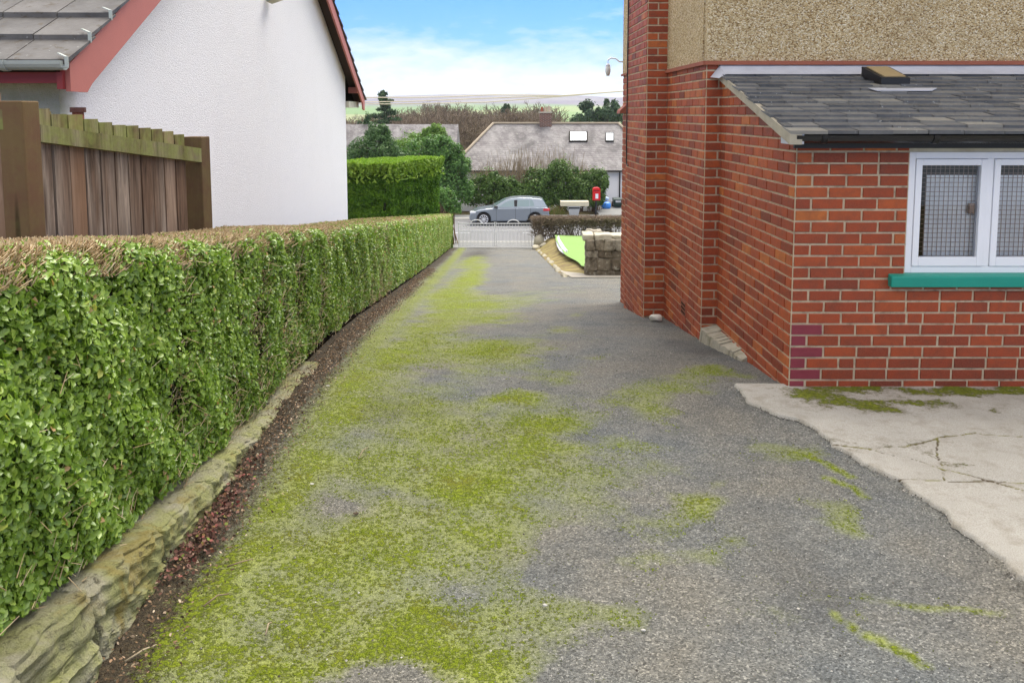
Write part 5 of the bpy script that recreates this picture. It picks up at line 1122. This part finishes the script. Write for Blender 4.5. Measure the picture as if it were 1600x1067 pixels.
# conifers
def layered(name, base, H, Rm, lab, seed, mat, tiers=13, up=.1, n=5200, flat=.10, pw=1.):
    g = np.random.default_rng(seed); T = thing(name, base, lab, 'tree'); tk = MB(); tk.tube([(base[0], base[1], base[2] - .2), (base[0], base[1], base[2] + H * .97)], [H * .022, H * .004], 8); tk.build('trunk', M['bark'], T)
    P = []; nb = tiers * 6
    for k in range(nb):
        f = .18 + .80 * (k + g.random()) / nb; a = g.uniform(0, 6.28); L = (Rm * (1 - f) ** pw + .15) * g.uniform(.55, 1.2); d = np.array([math.cos(a), math.sin(a), up - .10 * g.random()]); st = np.array([base[0], base[1], base[2] + H * f]); en = st + d * L; en[2] -= .06 * L
        lb = MB(); lb.tube([st, (st + en) / 2 + np.array([0, 0, .05 * L]), en], [.07, .045, .015], 5)
        if k % 3 == 0: lb.build('limb', M['bark'], T)
        m = int(n / nb * (.5 + L / Rm)); s_ = g.random(m) ** .7; side = np.array([-d[1], d[0], 0]); q = st + (en - st) * s_[:, None] + side * (g.normal(size=(m, 1)) * .22 * L * (1.1 - s_[:, None])) + g.normal(size=(m, 3)) * np.array([.08, .08, flat]); P.append(q)
    P = np.concatenate(P); m = len(P); leaves('crown', P, g.normal(size=(m, 3)) * .7 + np.array([0, 0, .6]), g.uniform(.16, .36, m), mat, T, .35, seed=seed); return T
def conif(u, vt, y, vb, **kw):
    p = at(u, vt, y); z0 = terr(p[0], y); return dict(base=(p[0], y, z0), H=p[2] - z0)
q = conif(600, 141, 92, 0); layered('cedar_tree', q['base'], q['H'], 6.6, 'tall tiered cedar rising above the leafless trees, nearest the white gable', 401, M['pine'], 12, .08, 17000, .09, .95)
q = conif(571, 181, 70, 0); layered('small_fir', q['base'], q['H'], 2.0, 'small rounded fir beside the white gable, below the cedar', 402, M['pine'], 8, .2, 3000, .2, .6)
def pine(u, v0, v1, ru, y, lab, seed):
    c = at(u, (v0 + v1) / 2, y); rz = abs(at(u, v0, y)[2] - at(u, v1, y)[2]) / 2; rx = ru / F_PX * y; z0 = terr(c[0], y); g = np.random.default_rng(seed)
    T = thing('pine_tree', (c[0], y, z0), lab, 'tree', 'dark pines behind the bungalow'); tk = MB(); tk.tube([(c[0], y, z0 - .2), (c[0] + .2, y, c[2] + rz * .4)], [.3, .1], 8); tk.build('trunk', M['bark'], T)
    P, N_, Rv = clumps(c, (rx * 1.1, rx, rz * 1.12), 5200, g, 16); m = len(P); leaves('crown', P, N_ + g.normal(size=P.shape) * .5 + np.array([0, 0, .3]), g.uniform(.3, .6, m), M['pine'], T, .4, seed=seed, rnd=np.clip(g.random(m) * .5 + Rv * .5, 0, 1))
pine(919, 160, 205, 21, 120, 'broad dark pine left of the other pines behind the bungalow', 411); pine(948, 152, 205, 17, 118, 'tallest pointed dark pine, middle of three behind the bungalow', 412); pine(971, 158, 205, 18, 122, 'dark pine half hidden by the brick house', 413); pine(790, 164, 190, 6, 140, 'small dark pine standing among the leafless trees', 414)

# ------------------------------------------------------------------ bungalow across the road and the roof beyond
def roofmat():
    m, t, b = new_mat('old_slate_roof', .75, .25); co = coord(t); br = nd(t, 'ShaderNodeTexBrick', Scale=1.); br.inputs['Brick Width'].default_value = .28; br.inputs['Row Height'].default_value = .2; br.inputs['Mortar Size'].default_value = .012; br.inputs['Mortar Smooth'].default_value = .3
    sp = nd(t, 'ShaderNodeSeparateXYZ'); cb2 = nd(t, 'ShaderNodeCombineXYZ'); lk(t, co, sp.inputs[0]); lk(t, mth(t, 'ADD', sp.outputs[0], sp.outputs[1]), cb2.inputs[0]); lk(t, mth(t, 'MULTIPLY', sp.outputs[2], 1.7), cb2.inputs[1]); lk(t, cb2.outputs[0], br.inputs['Vector'])
    br.inputs['Color1'].default_value = (.15, .135, .135, 1); br.inputs['Color2'].default_value = (.235, .215, .21, 1); br.inputs['Mortar'].default_value = (.075, .068, .065, 1)
    mp = nd(t, 'ShaderNodeMapping'); mp.inputs['Scale'].default_value = (1, 1, .4); lk(t, co, mp.inputs[0])
    c = mix(t, maprange(t, noise(t, mp.outputs[0], 1.1, 8., .7), .42, .62, 0., .7), br.outputs[0], (.31, .295, .28)); c = mix(t, maprange(t, noise(t, mp.outputs[0], .8, 8., .75, .5), .48, .62, 0., .75), c, (.085, .078, .075))
    c = mix(t, maprange(t, noise(t, co, 4.5, 6., .7), .62, .70, 0., .7), c, (.46, .44, .38)); lk(t, c, b.inputs['Base Color']); bump(t, b, br.outputs[0], .3, .02); return m
M['oldroof'] = roofmat()
BY = 51.5; ez = at(800, 267, BY)[2]; rz_ = at(800, 194, BY + 4.5)[2]; bxl = at(700, 267, BY)[0]; rxl = at(771, 194, BY + 4.5)[0]; rxr = at(966, 194, BY + 4.5)[0]; bxr = rxr + (rxl - bxl)
BG_ = thing('bungalow', ((bxl + bxr) / 2, BY + 4.5, RB), 'white bungalow with a grey slate hipped roof and brick chimney across the road', 'house')
q = MB(); i_ = .35; q.box(bxl + i_, bxr - i_, BY + i_, BY + 9 - i_, RB - .3, ez + .02); q.build('wall', M['white_wall'] if 'white_wall' in M else paint('white_wall', (.82, .82, .83), .8, .2, .05, 2.), BG_)
q = MB(); yl_, yh = BY, BY + 9; ym_ = BY + 4.5
q.add([(bxl, yl_, ez), (bxr, yl_, ez), (bxr, yh, ez), (bxl, yh, ez), (rxl, ym_, rz_), (rxr, ym_, rz_)], [(0, 1, 5, 4), (1, 2, 5), (2, 3, 4, 5), (3, 0, 4), (3, 2, 1, 0)]); rfo = q.build('roof', M['oldroof'], BG_)
q = MB()
for a, b_ in (((bxl, yl_, ez + .05), (rxl, ym_, rz_ + .05)), ((rxl, ym_, rz_ + .05), (rxr, ym_, rz_ + .05)), ((bxr, yl_, ez + .05), (rxr, ym_, rz_ + .05))): q.tube([a, b_], .085, 6)
q.build('ridge_tiles', paint('ridge_tile', (.40, .33, .24), .85, .2, .25, 3.), rfo)
cx0, cx1 = at(843, 190, ym_)[0], at(861.5, 190, ym_)[0]; ctop = at(850, 177, ym_)[2]; ch_ = MB(); ch_.box(cx0, cx1, ym_ - .3, ym_ + .3, rz_ - .6, ctop)
def small_brick():
    m, t, b = new_mat('chimney_brick', .85, .2); co = coord(t); br = nd(t, 'ShaderNodeTexBrick', Scale=1.); br.inputs['Brick Width'].default_value = .225; br.inputs['Row Height'].default_value = .075; br.inputs['Mortar Size'].default_value = .008
    sp = nd(t, 'ShaderNodeSeparateXYZ'); cb2 = nd(t, 'ShaderNodeCombineXYZ'); lk(t, co, sp.inputs[0]); lk(t, mth(t, 'ADD', sp.outputs[0], sp.outputs[1]), cb2.inputs[0]); lk(t, sp.outputs[2], cb2.inputs[1]); lk(t, cb2.outputs[0], br.inputs['Vector'])
    br.inputs['Color1'].default_value = (.17, .06, .04, 1); br.inputs['Color2'].default_value = (.10, .05, .04, 1); br.inputs['Mortar'].default_value = (.42, .36, .30, 1); lk(t, br.outputs[0], b.inputs['Base Color']); return m
M['smallbrick'] = small_brick(); cho = ch_.build('chimney', M['smallbrick'], rfo)
q = MB(); q.box(cx0 - .05, cx1 + .05, ym_ - .35, ym_ + .35, ctop, ctop + .09); q.build('chimney_cap', M['coping'], rfo)
for fx_ in (.2, .5, .8):
    x = cx0 + (cx1 - cx0) * fx_; q = MB(); q.tube([(x, ym_, ctop + .09), (x, ym_, ctop + .16), (x, ym_, ctop + .40 + .06 * (fx_ > .7))], [.11, .10, .09], 10); q.build('chimney_pot', paint('cream_pot', (.50, .40, .30), .8, .2, .2, 5.) if fx_ > .4 else M['terracotta'], rfo)
def roofz(y): return ez + (rz_ - ez) * (y - yl_) / (ym_ - yl_)
for (u0, u1, v0, v1, mt) in ((889, 918, 207, 222.5, 'bright'), (946, 959, 209, 222.5, 'dull')):
    def roof_pt(u, v):
        lo, hi = yl_, ym_
        for _ in range(40):
            m_ = (lo + hi) / 2
            if at(u, v, m_)[2] > roofz(m_): lo = m_
            else: hi = m_
        return np.array(at(u, v, lo))
    c4 = [roof_pt(u0, v1), roof_pt(u1, v1), roof_pt(u1, v0), roof_pt(u0, v0)]; nrm = np.cross(c4[1] - c4[0], c4[3] - c4[0]); nrm /= np.linalg.norm(nrm)
    q = MB(); q.hexa([p - nrm * .02 for p in c4] + [p + nrm * .09 for p in c4]); so = q.build('skylight', M['dark'], rfo)
    ins = [c4[0] * .93 + c4[2] * .07, c4[1] * .93 + c4[3] * .07, c4[2] * .93 + c4[0] * .07, c4[3] * .93 + c4[1] * .07]
    if 'sky_glass' not in M:
        m, t, b = new_mat('skylight_glass', .08, .8); b.inputs['Base Color'].default_value = (.75, .80, .84, 1); M['sky_glass'] = m
    q = MB(); q.hexa([p + nrm * .091 for p in ins] + [p + nrm * .10 for p in ins]); q.build('pane', M['sky_glass'] if mt == 'bright' else paint('dull_glass', (.30, .36, .40), .3, .5), so)
q = MB(); q.tube([(bxl - .05, yl_ - .05, ez - .02), (bxr + .05, yl_ - .05, ez - .02)], .06, 6); q.build('gutter', M['black'], BG_)
q = MB(); xd = at(969.5, 270, BY)[0]; q.tube([(xd, BY + .30, ez - .1), (xd, BY + .30, RB)], .045, 6); q.build('downpipe', M['black'], BG_)
wxa, wxb = at(800, 275, BY + .35)[0], at(826, 275, BY + .35)[0]; q = MB(); q.box(wxa, wxb, BY + .33, BY + .37, ez - 1.5, ez - .35); wo_ = q.build('window', M['white_paint'], BG_)
q = MB(); q.box(wxa + .08, (wxa + wxb) / 2 - .04, BY + .322, BY + .331, ez - 1.4, ez - .45); q.box((wxa + wxb) / 2 + .04, wxb - .08, BY + .322, BY + .331, ez - 1.4, ez - .45); q.build('pane', paint('dark_pane', (.10, .11, .10), .1, .6), wo_)
q = MB(); gx = at(957, 325, 50.)[0]; q.box(gx, gx + 2.2, 50.3, 50.55, RB, at(960, 316, 50.)[2]); 
GW = tag(q.build('brick_wall', M['smallbrick'], None, (gx + 1, 50.4, RB)), 'low red brick wall stub beside the wheelie bin', 'wall')
# grey roofed house further off on the left
y2 = 66.; a0, a1 = at(470, 195, y2 + 3.5)[0], at(716, 195, y2 + 3.5)[0]; zr = at(600, 194.5, y2 + 3.5)[2]
FH = thing('far_house', ((a0 + a1) / 2, y2 + 3.5, RB), 'low grey-roofed house glimpsed behind the bushes on the left', 'house')
q = MB(); q.box(a0 + .3, a1 - .3, y2 + .3, y2 + 6.7, RB - .5, zr - 2.3); q.build('wall', M['white_wall'] if 'white_wall' in M else M['white_sheet'], FH)
q = MB(); q.add([(a0, y2, zr - 2.4), (a1, y2, zr - 2.4), (a1, y2 + 7, zr - 2.4), (a0, y2 + 7, zr - 2.4), (a0, y2 + 3.5, zr), (a1, y2 + 3.5, zr)], [(0, 1, 5, 4), (2, 3, 4, 5), (1, 2, 5), (3, 0, 4), (3, 2, 1, 0)]); q.build('roof', M['oldroof'], FH)

# ------------------------------------------------------------------ parked car (silver hatchback facing left)
def car():
    y0 = 43.0; W_ = 1.76; xa_, xb_ = at(733, 349, y0)[0], at(859.5, 349, y0)[0]; L = xb_ - xa_; zg = RB; Hc = at(800, 309.5, y0 + .2)[2] - zg
    T = thing('parked_car', ((xa_ + xb_) / 2, y0 + W_ / 2, zg), 'silver-grey five-door hatchback parked across the road, facing left', 'car')
    X = lambda f: xa_ + L * f; Z = lambda f: zg + Hc * f
    m, t, b = new_mat('silver_car_paint', .28, .5); b.inputs['Base Color'].default_value = (.25, .29, .34, 1); b.inputs['Metallic'].default_value = .5; b.inputs['Coat Weight'].default_value = .6; b.inputs['Coat Roughness'].default_value = .05; pm = m
    wheels = [.180, .815]; wr = .118 * 1.0; rw = Hc * .222
    # side outline of the lower body, wheel arches cut in
    low = []; 
    def arch(cf): 
        r = rw * 1.20; cx_ = X(cf); cz = zg + rw
        return [(cx_ + r * math.cos(a), cz + r * math.sin(a)) for a in np.linspace(-.35, math.pi + .35, 15)][::-1]
    low += [(X(.018), Z(.17)), (X(.06), Z(.135))] + [p for p in arch(wheels[0]) if p[1] > Z(.125)] + [(X(.285), Z(.135)), (X(.705), Z(.145))] + [p for p in arch(wheels[1]) if p[1] > Z(.135)] + [(X(.93), Z(.165)), (X(.985), Z(.20)), (X(.997), Z(.36)), (X(.985), Z(.44)), (X(.990), Z(.56)), (X(.972), Z(.63))]
    low += [(X(.955), Z(.66)), (X(.70), Z(.655)), (X(.45), Z(.64)), (X(.30), Z(.632)), (X(.20), Z(.60)), (X(.10), Z(.55)), (X(.035), Z(.485)), (X(.008), Z(.40)), (X(.002), Z(.27))]
    q = MB(); q.prism([(x, y0, z) for x, z in low], (0, W_, 0)); body = q.build('body', pm, T, bevel=.05)
    # greenhouse
    gh = [(.275, .628, 0), (.345, .735, .2), (.405, .845, .55), (.455, .925, .85), (.52, .972, 1), (.62, .998, 1), (.74, .995, 1), (.86, .962, 1), (.905, .94, .95), (.935, .80, .55), (.962, .655, 0)]
    inset = .24; V0, V1 = [], []
    for f, h, k in gh: i_ = .03 + inset * max(0, (h - .63)) / .37; V0.append((X(f), y0 + i_, Z(h))); V1.append((X(f), y0 + W_ - i_, Z(h)))
    n = len(gh); q = MB(); q.add(V0 + V1, [tuple(range(n)), tuple(range(2 * n - 1, n - 1, -1))] + [(i, n + i, n + i + 1, i + 1) for i in range(n - 1)] + [(n - 1, 2 * n - 1, n, 0)]); gro = q.build('cabin', pm, T, bevel=.03)
    gm, t, b = new_mat('car_glass', .06, .7); b.inputs['Base Color'].default_value = (.20, .28, .29, 1)
    def sidewin(pl, nm, mt):
        for s_ in (0, 1):
            q = MB(); P_ = [(X(f), (y0 + .03 + inset * (h - .63) / .37 - .006) if s_ == 0 else (y0 + W_ - .03 - inset * (h - .63) / .37 + .006), Z(h)) for f, h in pl]
            q.prism(P_ if s_ == 0 else P_[::-1], (0, .004 if s_ == 0 else -.004, 0)); q.build(nm, mt, gro)
    sidewin([(.365, .675), (.555, .685), (.552, .915), (.50, .895), (.44, .82), (.395, .735)], 'side_window', gm)
    sidewin([(.595, .690), (.745, .70), (.745, .925), (.60, .928)], 'side_window', gm)
    sidewin([(.752, .70), (.805, .712), (.800, .80), (.785, .90), (.775, .92), (.752, .926)], 'side_window', gm)
    sidewin([(.558, .686), (.592, .690), (.597, .927), (.555, .916)], 'pillar_trim', M['black'])
    def crossplate(f0, h0, f1, h1, w0, w1, nm, mat, par, o=.008):
        a = np.array([X(f0), 0, Z(h0)]); b = np.array([X(f1), 0, Z(h1)]); d = b - a; nn = np.array([-d[2], 0, d[0]]); nn /= np.linalg.norm(nn); ym = y0 + W_ / 2; P_ = [a + np.array([0, ym - w0, 0]), b + np.array([0, ym - w1, 0]), b + np.array([0, ym + w1, 0]), a + np.array([0, ym + w0, 0])]
        q = MB(); q.hexa([p + nn * (o * .2) for p in P_] + [p + nn * o for p in P_]); return q.build(nm, mat, par)
    crossplate(.30, .665, .445, .905, .74, .62, 'windscreen', gm, gro, .02); crossplate(.912, .915, .955, .70, .58, .68, 'rear_window', gm, gro, .02)
    q = MB(); q.box(X(.915), X(.975), y0 - .006, y0 + .02, Z(.53), Z(.625)); q.box(X(.94), X(.996), y0 + .001, y0 + .30, Z(.53), Z(.615)); lm, t, b = new_mat('red_lamp', .15, .6); b.inputs['Base Color'].default_value = (.62, .02, .035, 1); q.build('tail_lamp', lm, body, bevel=.012)
    q = MB(); q.box(X(.012), X(.085), y0 - .004, y0 + .35, Z(.435), Z(.51)); lm, t, b = new_mat('clear_lamp', .12, .8); b.inputs['Base Color'].default_value = (.75, .78, .8, 1); q.build('headlight', lm, body, bevel=.02)
    q = MB(); q.box(X(.31), X(.355), y0 - .15, y0 + .02, Z(.66), Z(.725)); q.build('wing_mirror', M['black'], T, bevel=.03)
    for f, h in ((.49, .575), (.695, .585)): q = MB(); q.box(X(f), X(f + .045), y0 - .014, y0, Z(h), Z(h + .025)); q.build('door_handle', pm, body)
    for f in (.335, .572, .755): q = MB(); q.box(X(f), X(f) + .012, y0 - .003, y0 + .01, Z(.17), Z(.63)); q.build('door_gap', M['black'], body)
    q = MB(); q.box(X(.28), X(.71), y0 - .012, y0 + .03, Z(.115), Z(.155)); q.build('sill_trim', M['black'], body)
    ub = MB(); ub.box(X(.07), X(.93), y0 + .12, y0 + W_ - .12, Z(.11), Z(.42)); ub.build('underside', M['black'], T)
    wm, t, b = new_mat('alloy_wheel', .35, .5); b.inputs['Base Color'].default_value = (.72, .73, .75, 1); b.inputs['Metallic'].default_value = .3; tm = paint('tyre_rubber', (.025, .022, .022), .8, .3, .2, 10.)
    for cf in wheels:
        for sd_ in (0, 1):
            yo = y0 + .01 if sd_ == 0 else y0 + W_ - .01; dy = .2 if sd_ == 0 else -.2; cx_, cz = X(cf), zg + rw; q = MB(); q.tube([(cx_, yo, cz), (cx_, yo + dy, cz)], rw, 26); w_o = q.build('wheel', tm, T, bevel=.02)
            q = MB(); s_ = -1 if sd_ == 0 else 1
            ring = [(cx_ + rw * .70 * math.cos(a), yo + s_ * .006, cz + rw * .70 * math.sin(a)) for a in np.linspace(0, 2 * math.pi, 25)]; q.tube(ring, rw * .055, 6, cap=False)
            for k in range(10):
                a = 2 * math.pi * k / 10 + .1; e1 = np.array([math.cos(a), 0, math.sin(a)]); c0 = np.array([cx_, yo + s_ * .008, cz]); q.beam(c0 + e1 * rw * .08, c0 + e1 * rw * .69, rw * .11, .012, up=(0, 1, 0))
            q.tube([(cx_, yo, cz), (cx_, yo + s_ * .02, cz)], rw * .15, 12); q.build('rim', wm, w_o)
car()
# ------------------------------------------------------------------ street furniture across the road
fz = RB + .105
M['post_red'] = paint('post_red', (.62, .008, .014), .35, .5, .06, 5.)
py_ = 45.9; pc = at(931.5, 303, py_); w_ = .20
PB = thing('post_box', (pc[0], py_, fz), 'small red pillar-mounted post box on a black post in front of the bushes', 'post box')
q = MB(); q.tube([(pc[0], py_ + .08, fz), (pc[0], py_ + .08, pc[2] + .2)], .055, 10); q.build('post', M['black'], PB)
zt_, zb_ = at(931, 292.5, py_)[2], at(931, 312.5, py_)[2]; q = MB(); pr = [(-w_, zb_), (w_, zb_), (w_, zt_ - .10)] + [(w_ * math.cos(a), zt_ - .10 + .10 * math.sin(a)) for a in np.linspace(.3, math.pi - .3, 7)] + [(-w_, zt_ - .10)]
q.prism([(pc[0] + x, py_ - .30, z) for x, z in pr], (0, .38, 0)); bo = q.build('box', M['post_red'], PB, bevel=.012)
q = MB(); q.box(pc[0] - .07, pc[0] + .085, py_ - .306, py_ - .298, zb_ + .10, zb_ + .36); q.build('collection_plate', M['white_paint'], bo)
q = MB(); q.box(pc[0] - .14, pc[0] + .14, py_ - .304, py_ - .298, zt_ - .19, zt_ - .16); q.build('slot', M['black'], bo)
q = MB(); q.box(pc[0] - .17, pc[0] + .17, py_ - .33, py_ - .30, zt_ - .155, zt_ - .13); q.build('slot_hood', M['post_red'], bo)
ly_ = 46.0; lc = at(896.5, 330, ly_)
LB = thing('litter_bin', (lc[0], ly_, fz), 'tapered pale grey litter bin with a dark slot, under a wide plank', 'bin')
ztop = at(896, 321.5, ly_)[2]; wt, wb = at(906.5, 322, ly_)[0] - lc[0], at(902.5, 340, ly_)[0] - lc[0]
q = MB(); q.hexa([(lc[0] - wb, ly_ - .25, fz), (lc[0] + wb, ly_ - .25, fz), (lc[0] + wb, ly_ + .25, fz), (lc[0] - wb, ly_ + .25, fz), (lc[0] - wt, ly_ - .3, ztop), (lc[0] + wt, ly_ - .3, ztop), (lc[0] + wt, ly_ + .3, ztop), (lc[0] - wt, ly_ + .3, ztop)])
bo = q.build('bin_body', paint('grey_bin', (.46, .48, .49), .5, .4, .08, 5.), LB, bevel=.02); q = MB()
for k in range(6): x = lc[0] - wb * .8 + k * wb * .32; q.hexa([(x, ly_ - .262, fz + .05), (x + .03, ly_ - .262, fz + .05), (x + .03, ly_ - .24, fz + .05), (x, ly_ - .24, fz + .05), (x, ly_ - .305, ztop - .2), (x + .03, ly_ - .305, ztop - .2), (x + .03, ly_ - .28, ztop - .2), (x, ly_ - .28, ztop - .2)])
q.build('ribs', paint('grey_rib', (.52, .54, .55), .5, .4, .05, 5.), bo)
q = MB(); q.box(lc[0] - wt * .85, lc[0] + wt * .85, ly_ - .308, ly_ - .28, ztop - .14, ztop - .06); q.build('slot', M['black'], bo)
x0_, x1_ = at(875.5, 318, ly_)[0], at(919.5, 318, ly_)[0]; q = MB(); q.box(x0_, x1_, ly_ - .33, ly_ + .33, ztop + .002, at(896, 314.3, ly_)[2]); PLK = q.build('plank', paint('pale_plank', (.60, .55, .40), .8, .2, .15, 4., .2), None, ((x0_ + x1_) / 2, ly_, ztop), bevel=.01); tag(PLK, 'wide cream plank lying across the top of the grey litter bin', 'plank')
wy = 50.0; wc = at(965, 322, wy)
WB = thing('wheelie_bin', (wc[0], wy, RB), 'dark green wheelie bin with a white number sticker by the bungalow wall', 'wheelie bin')
z0_, z1_ = RB + .115 + (wy - 46.6) * .012, at(965, 309.5, wy)[2]; WB.location.z = z0_; hw = .29
q = MB(); q.hexa([(wc[0] - hw * .82, wy - .3, z0_ + .06), (wc[0] + hw * .82, wy - .3, z0_ + .06), (wc[0] + hw * .82, wy + .3, z0_ + .06), (wc[0] - hw * .82, wy + .3, z0_ + .06), (wc[0] - hw, wy - .36, z1_ - .1), (wc[0] + hw, wy - .36, z1_ - .1), (wc[0] + hw, wy + .36, z1_ - .1), (wc[0] - hw, wy + .36, z1_ - .1)])
gb = paint('dark_green_plastic', (.012, .035, .028), .45, .4, .1, 5.); q.build('bin_body', gb, WB, bevel=.02)
q = MB(); q.hexa([(wc[0] - hw * 1.05, wy - .40, z1_ - .1), (wc[0] + hw * 1.05, wy - .40, z1_ - .1), (wc[0] + hw * 1.05, wy + .36, z1_ - .1), (wc[0] - hw * 1.05, wy + .36, z1_ - .1), (wc[0] - hw * .9, wy - .34, z1_ - .02), (wc[0] + hw * .9, wy - .34, z1_ - .02), (wc[0] + hw * .9, wy + .36, z1_), (wc[0] - hw * .9, wy + .36, z1_)]); q.build('lid', paint('grey_green_lid', (.05, .075, .065), .45, .4, .1, 5.), WB, bevel=.02)
for s in (-1, 1): q = MB(); q.tube([(wc[0] + s * hw * .8, wy + .34, z0_ + .1), (wc[0] + s * hw * .95, wy + .34, z0_ + .1)], .1, 12); q.build('wheel', M['black'], WB)
def lettering(body, size, loc, parent, mat, name='lettering'):
    c = bpy.data.curves.new(name, 'FONT'); c.body = body; c.size = size; c.extrude = .002; c.align_x = 'CENTER'; c.align_y = 'CENTER'; o = bpy.data.objects.new(name, c); o.rotation_euler = (R(90), 0, 0); COL.objects.link(o)
    dg = bpy.context.evaluated_depsgraph_get(); me = bpy.data.meshes.new_from_object(o.evaluated_get(dg)); bpy.data.objects.remove(o); ob = bpy.data.objects.new(name, me); COL.objects.link(ob); me.materials.clear(); me.materials.append(mat); ob.rotation_euler = (R(90), 0, 0); ob.parent = parent; ob.location = np.array(loc) - wloc(parent); return ob
q = MB(); q.box(wc[0] - .16, wc[0] + .14, wy - .356, wy - .335, z0_ + .32, z0_ + .50); st = q.build('sticker', M['white_paint'], WB)
lettering('102', .17, (wc[0] - .01, wy - .358, z0_ + .41), st, M['black'])
# blue bag and clutter beside it
bc = at(946, 321, 49.4); rock('blue_bag', (bc[0], 49.4, bc[2] - .02), (.33, .25, .30), paint('blue_plastic', (.05, .24, .70), .35, .4, .25, 6.), 'crumpled bright blue plastic bag beside the low brick wall', 'bag', seed=77)
rock('pale_bundle', (bc[0] + .05, 49.7, bc[2] + .36), (.20, .2, .14), paint('pale_blue_plastic', (.42, .55, .72), .4, .4, .2, 6.), 'pale blue bundle lying above the bright blue bag', 'bag', seed=78)
X, Y, Z = np.meshgrid(np.linspace(bp(940, 330, 46.7)[0], 14, 12), np.linspace(46.6, 51.5, 12)) + [None] if False else (*np.meshgrid(np.linspace(bp(936, 330, 46.7)[0], 14, 12), np.linspace(46.6, 51.8, 12)), None)
grid('front_drive', X, Y, G(Y) * 0 + RB + .115 + (Y - 46.6) * .012, M['paving'])
# pale air between here and the far moor
hz = bpy.data.materials.new('air'); hz.use_nodes = True; t = hz.node_tree; t.nodes.clear(); o = nd(t, 'ShaderNodeOutputMaterial'); pv = nd(t, 'ShaderNodeVolumePrincipled'); pv.inputs['Color'].default_value = (.86, .92, 1, 1); pv.inputs['Density'].default_value = .00022; pv.inputs['Anisotropy'].default_value = .2; lk(t, pv.outputs[0], o.inputs['Volume'])
tag(MB().box(-3900, 3900, -40, 3800, -60, 140).build('haze', hz), kind='stuff')
# overhead lines
M['wire'] = paint('pale_cable', (.72, .66, .50), .5, .3, .1, 3.)
for k, (pts, lab) in enumerate((([(560, 152.5), (640, 152.8), (700, 151.5), (770, 148.5), (876, 149.8)], 'topmost pale overhead cable in front of the far hill'), ([(555, 160), (640, 158.8), (720, 155.5), (800, 152.3), (876, 150.2)], 'middle pale overhead cable in front of the far hill'), ([(541, 162), (600, 163), (680, 161.8), (760, 160), (876, 151)], 'lowest, sagging pale overhead cable, crossing the valley trees'))):
    p3 = [at(u, v, 24 + 0 * u) for u, v in pts]; t_ = MB(); dense = []
    for a, b_ in zip(p3[:-1], p3[1:]): dense += [tuple(np.array(a) * (1 - s) + np.array(b_) * s) for s in np.linspace(0, 1, 6)[:-1]]
    far_ = at(1010, 140, 24.); dense += [p3[-1], far_]; p0_ = (dense[0][0] - 3, 24., dense[0][2] + .1)
    t_.tube([p0_] + dense, .014, 5); tag(t_.build('overhead_cable', M['wire'], None, dense[0]), lab, 'cable', 'overhead cables')
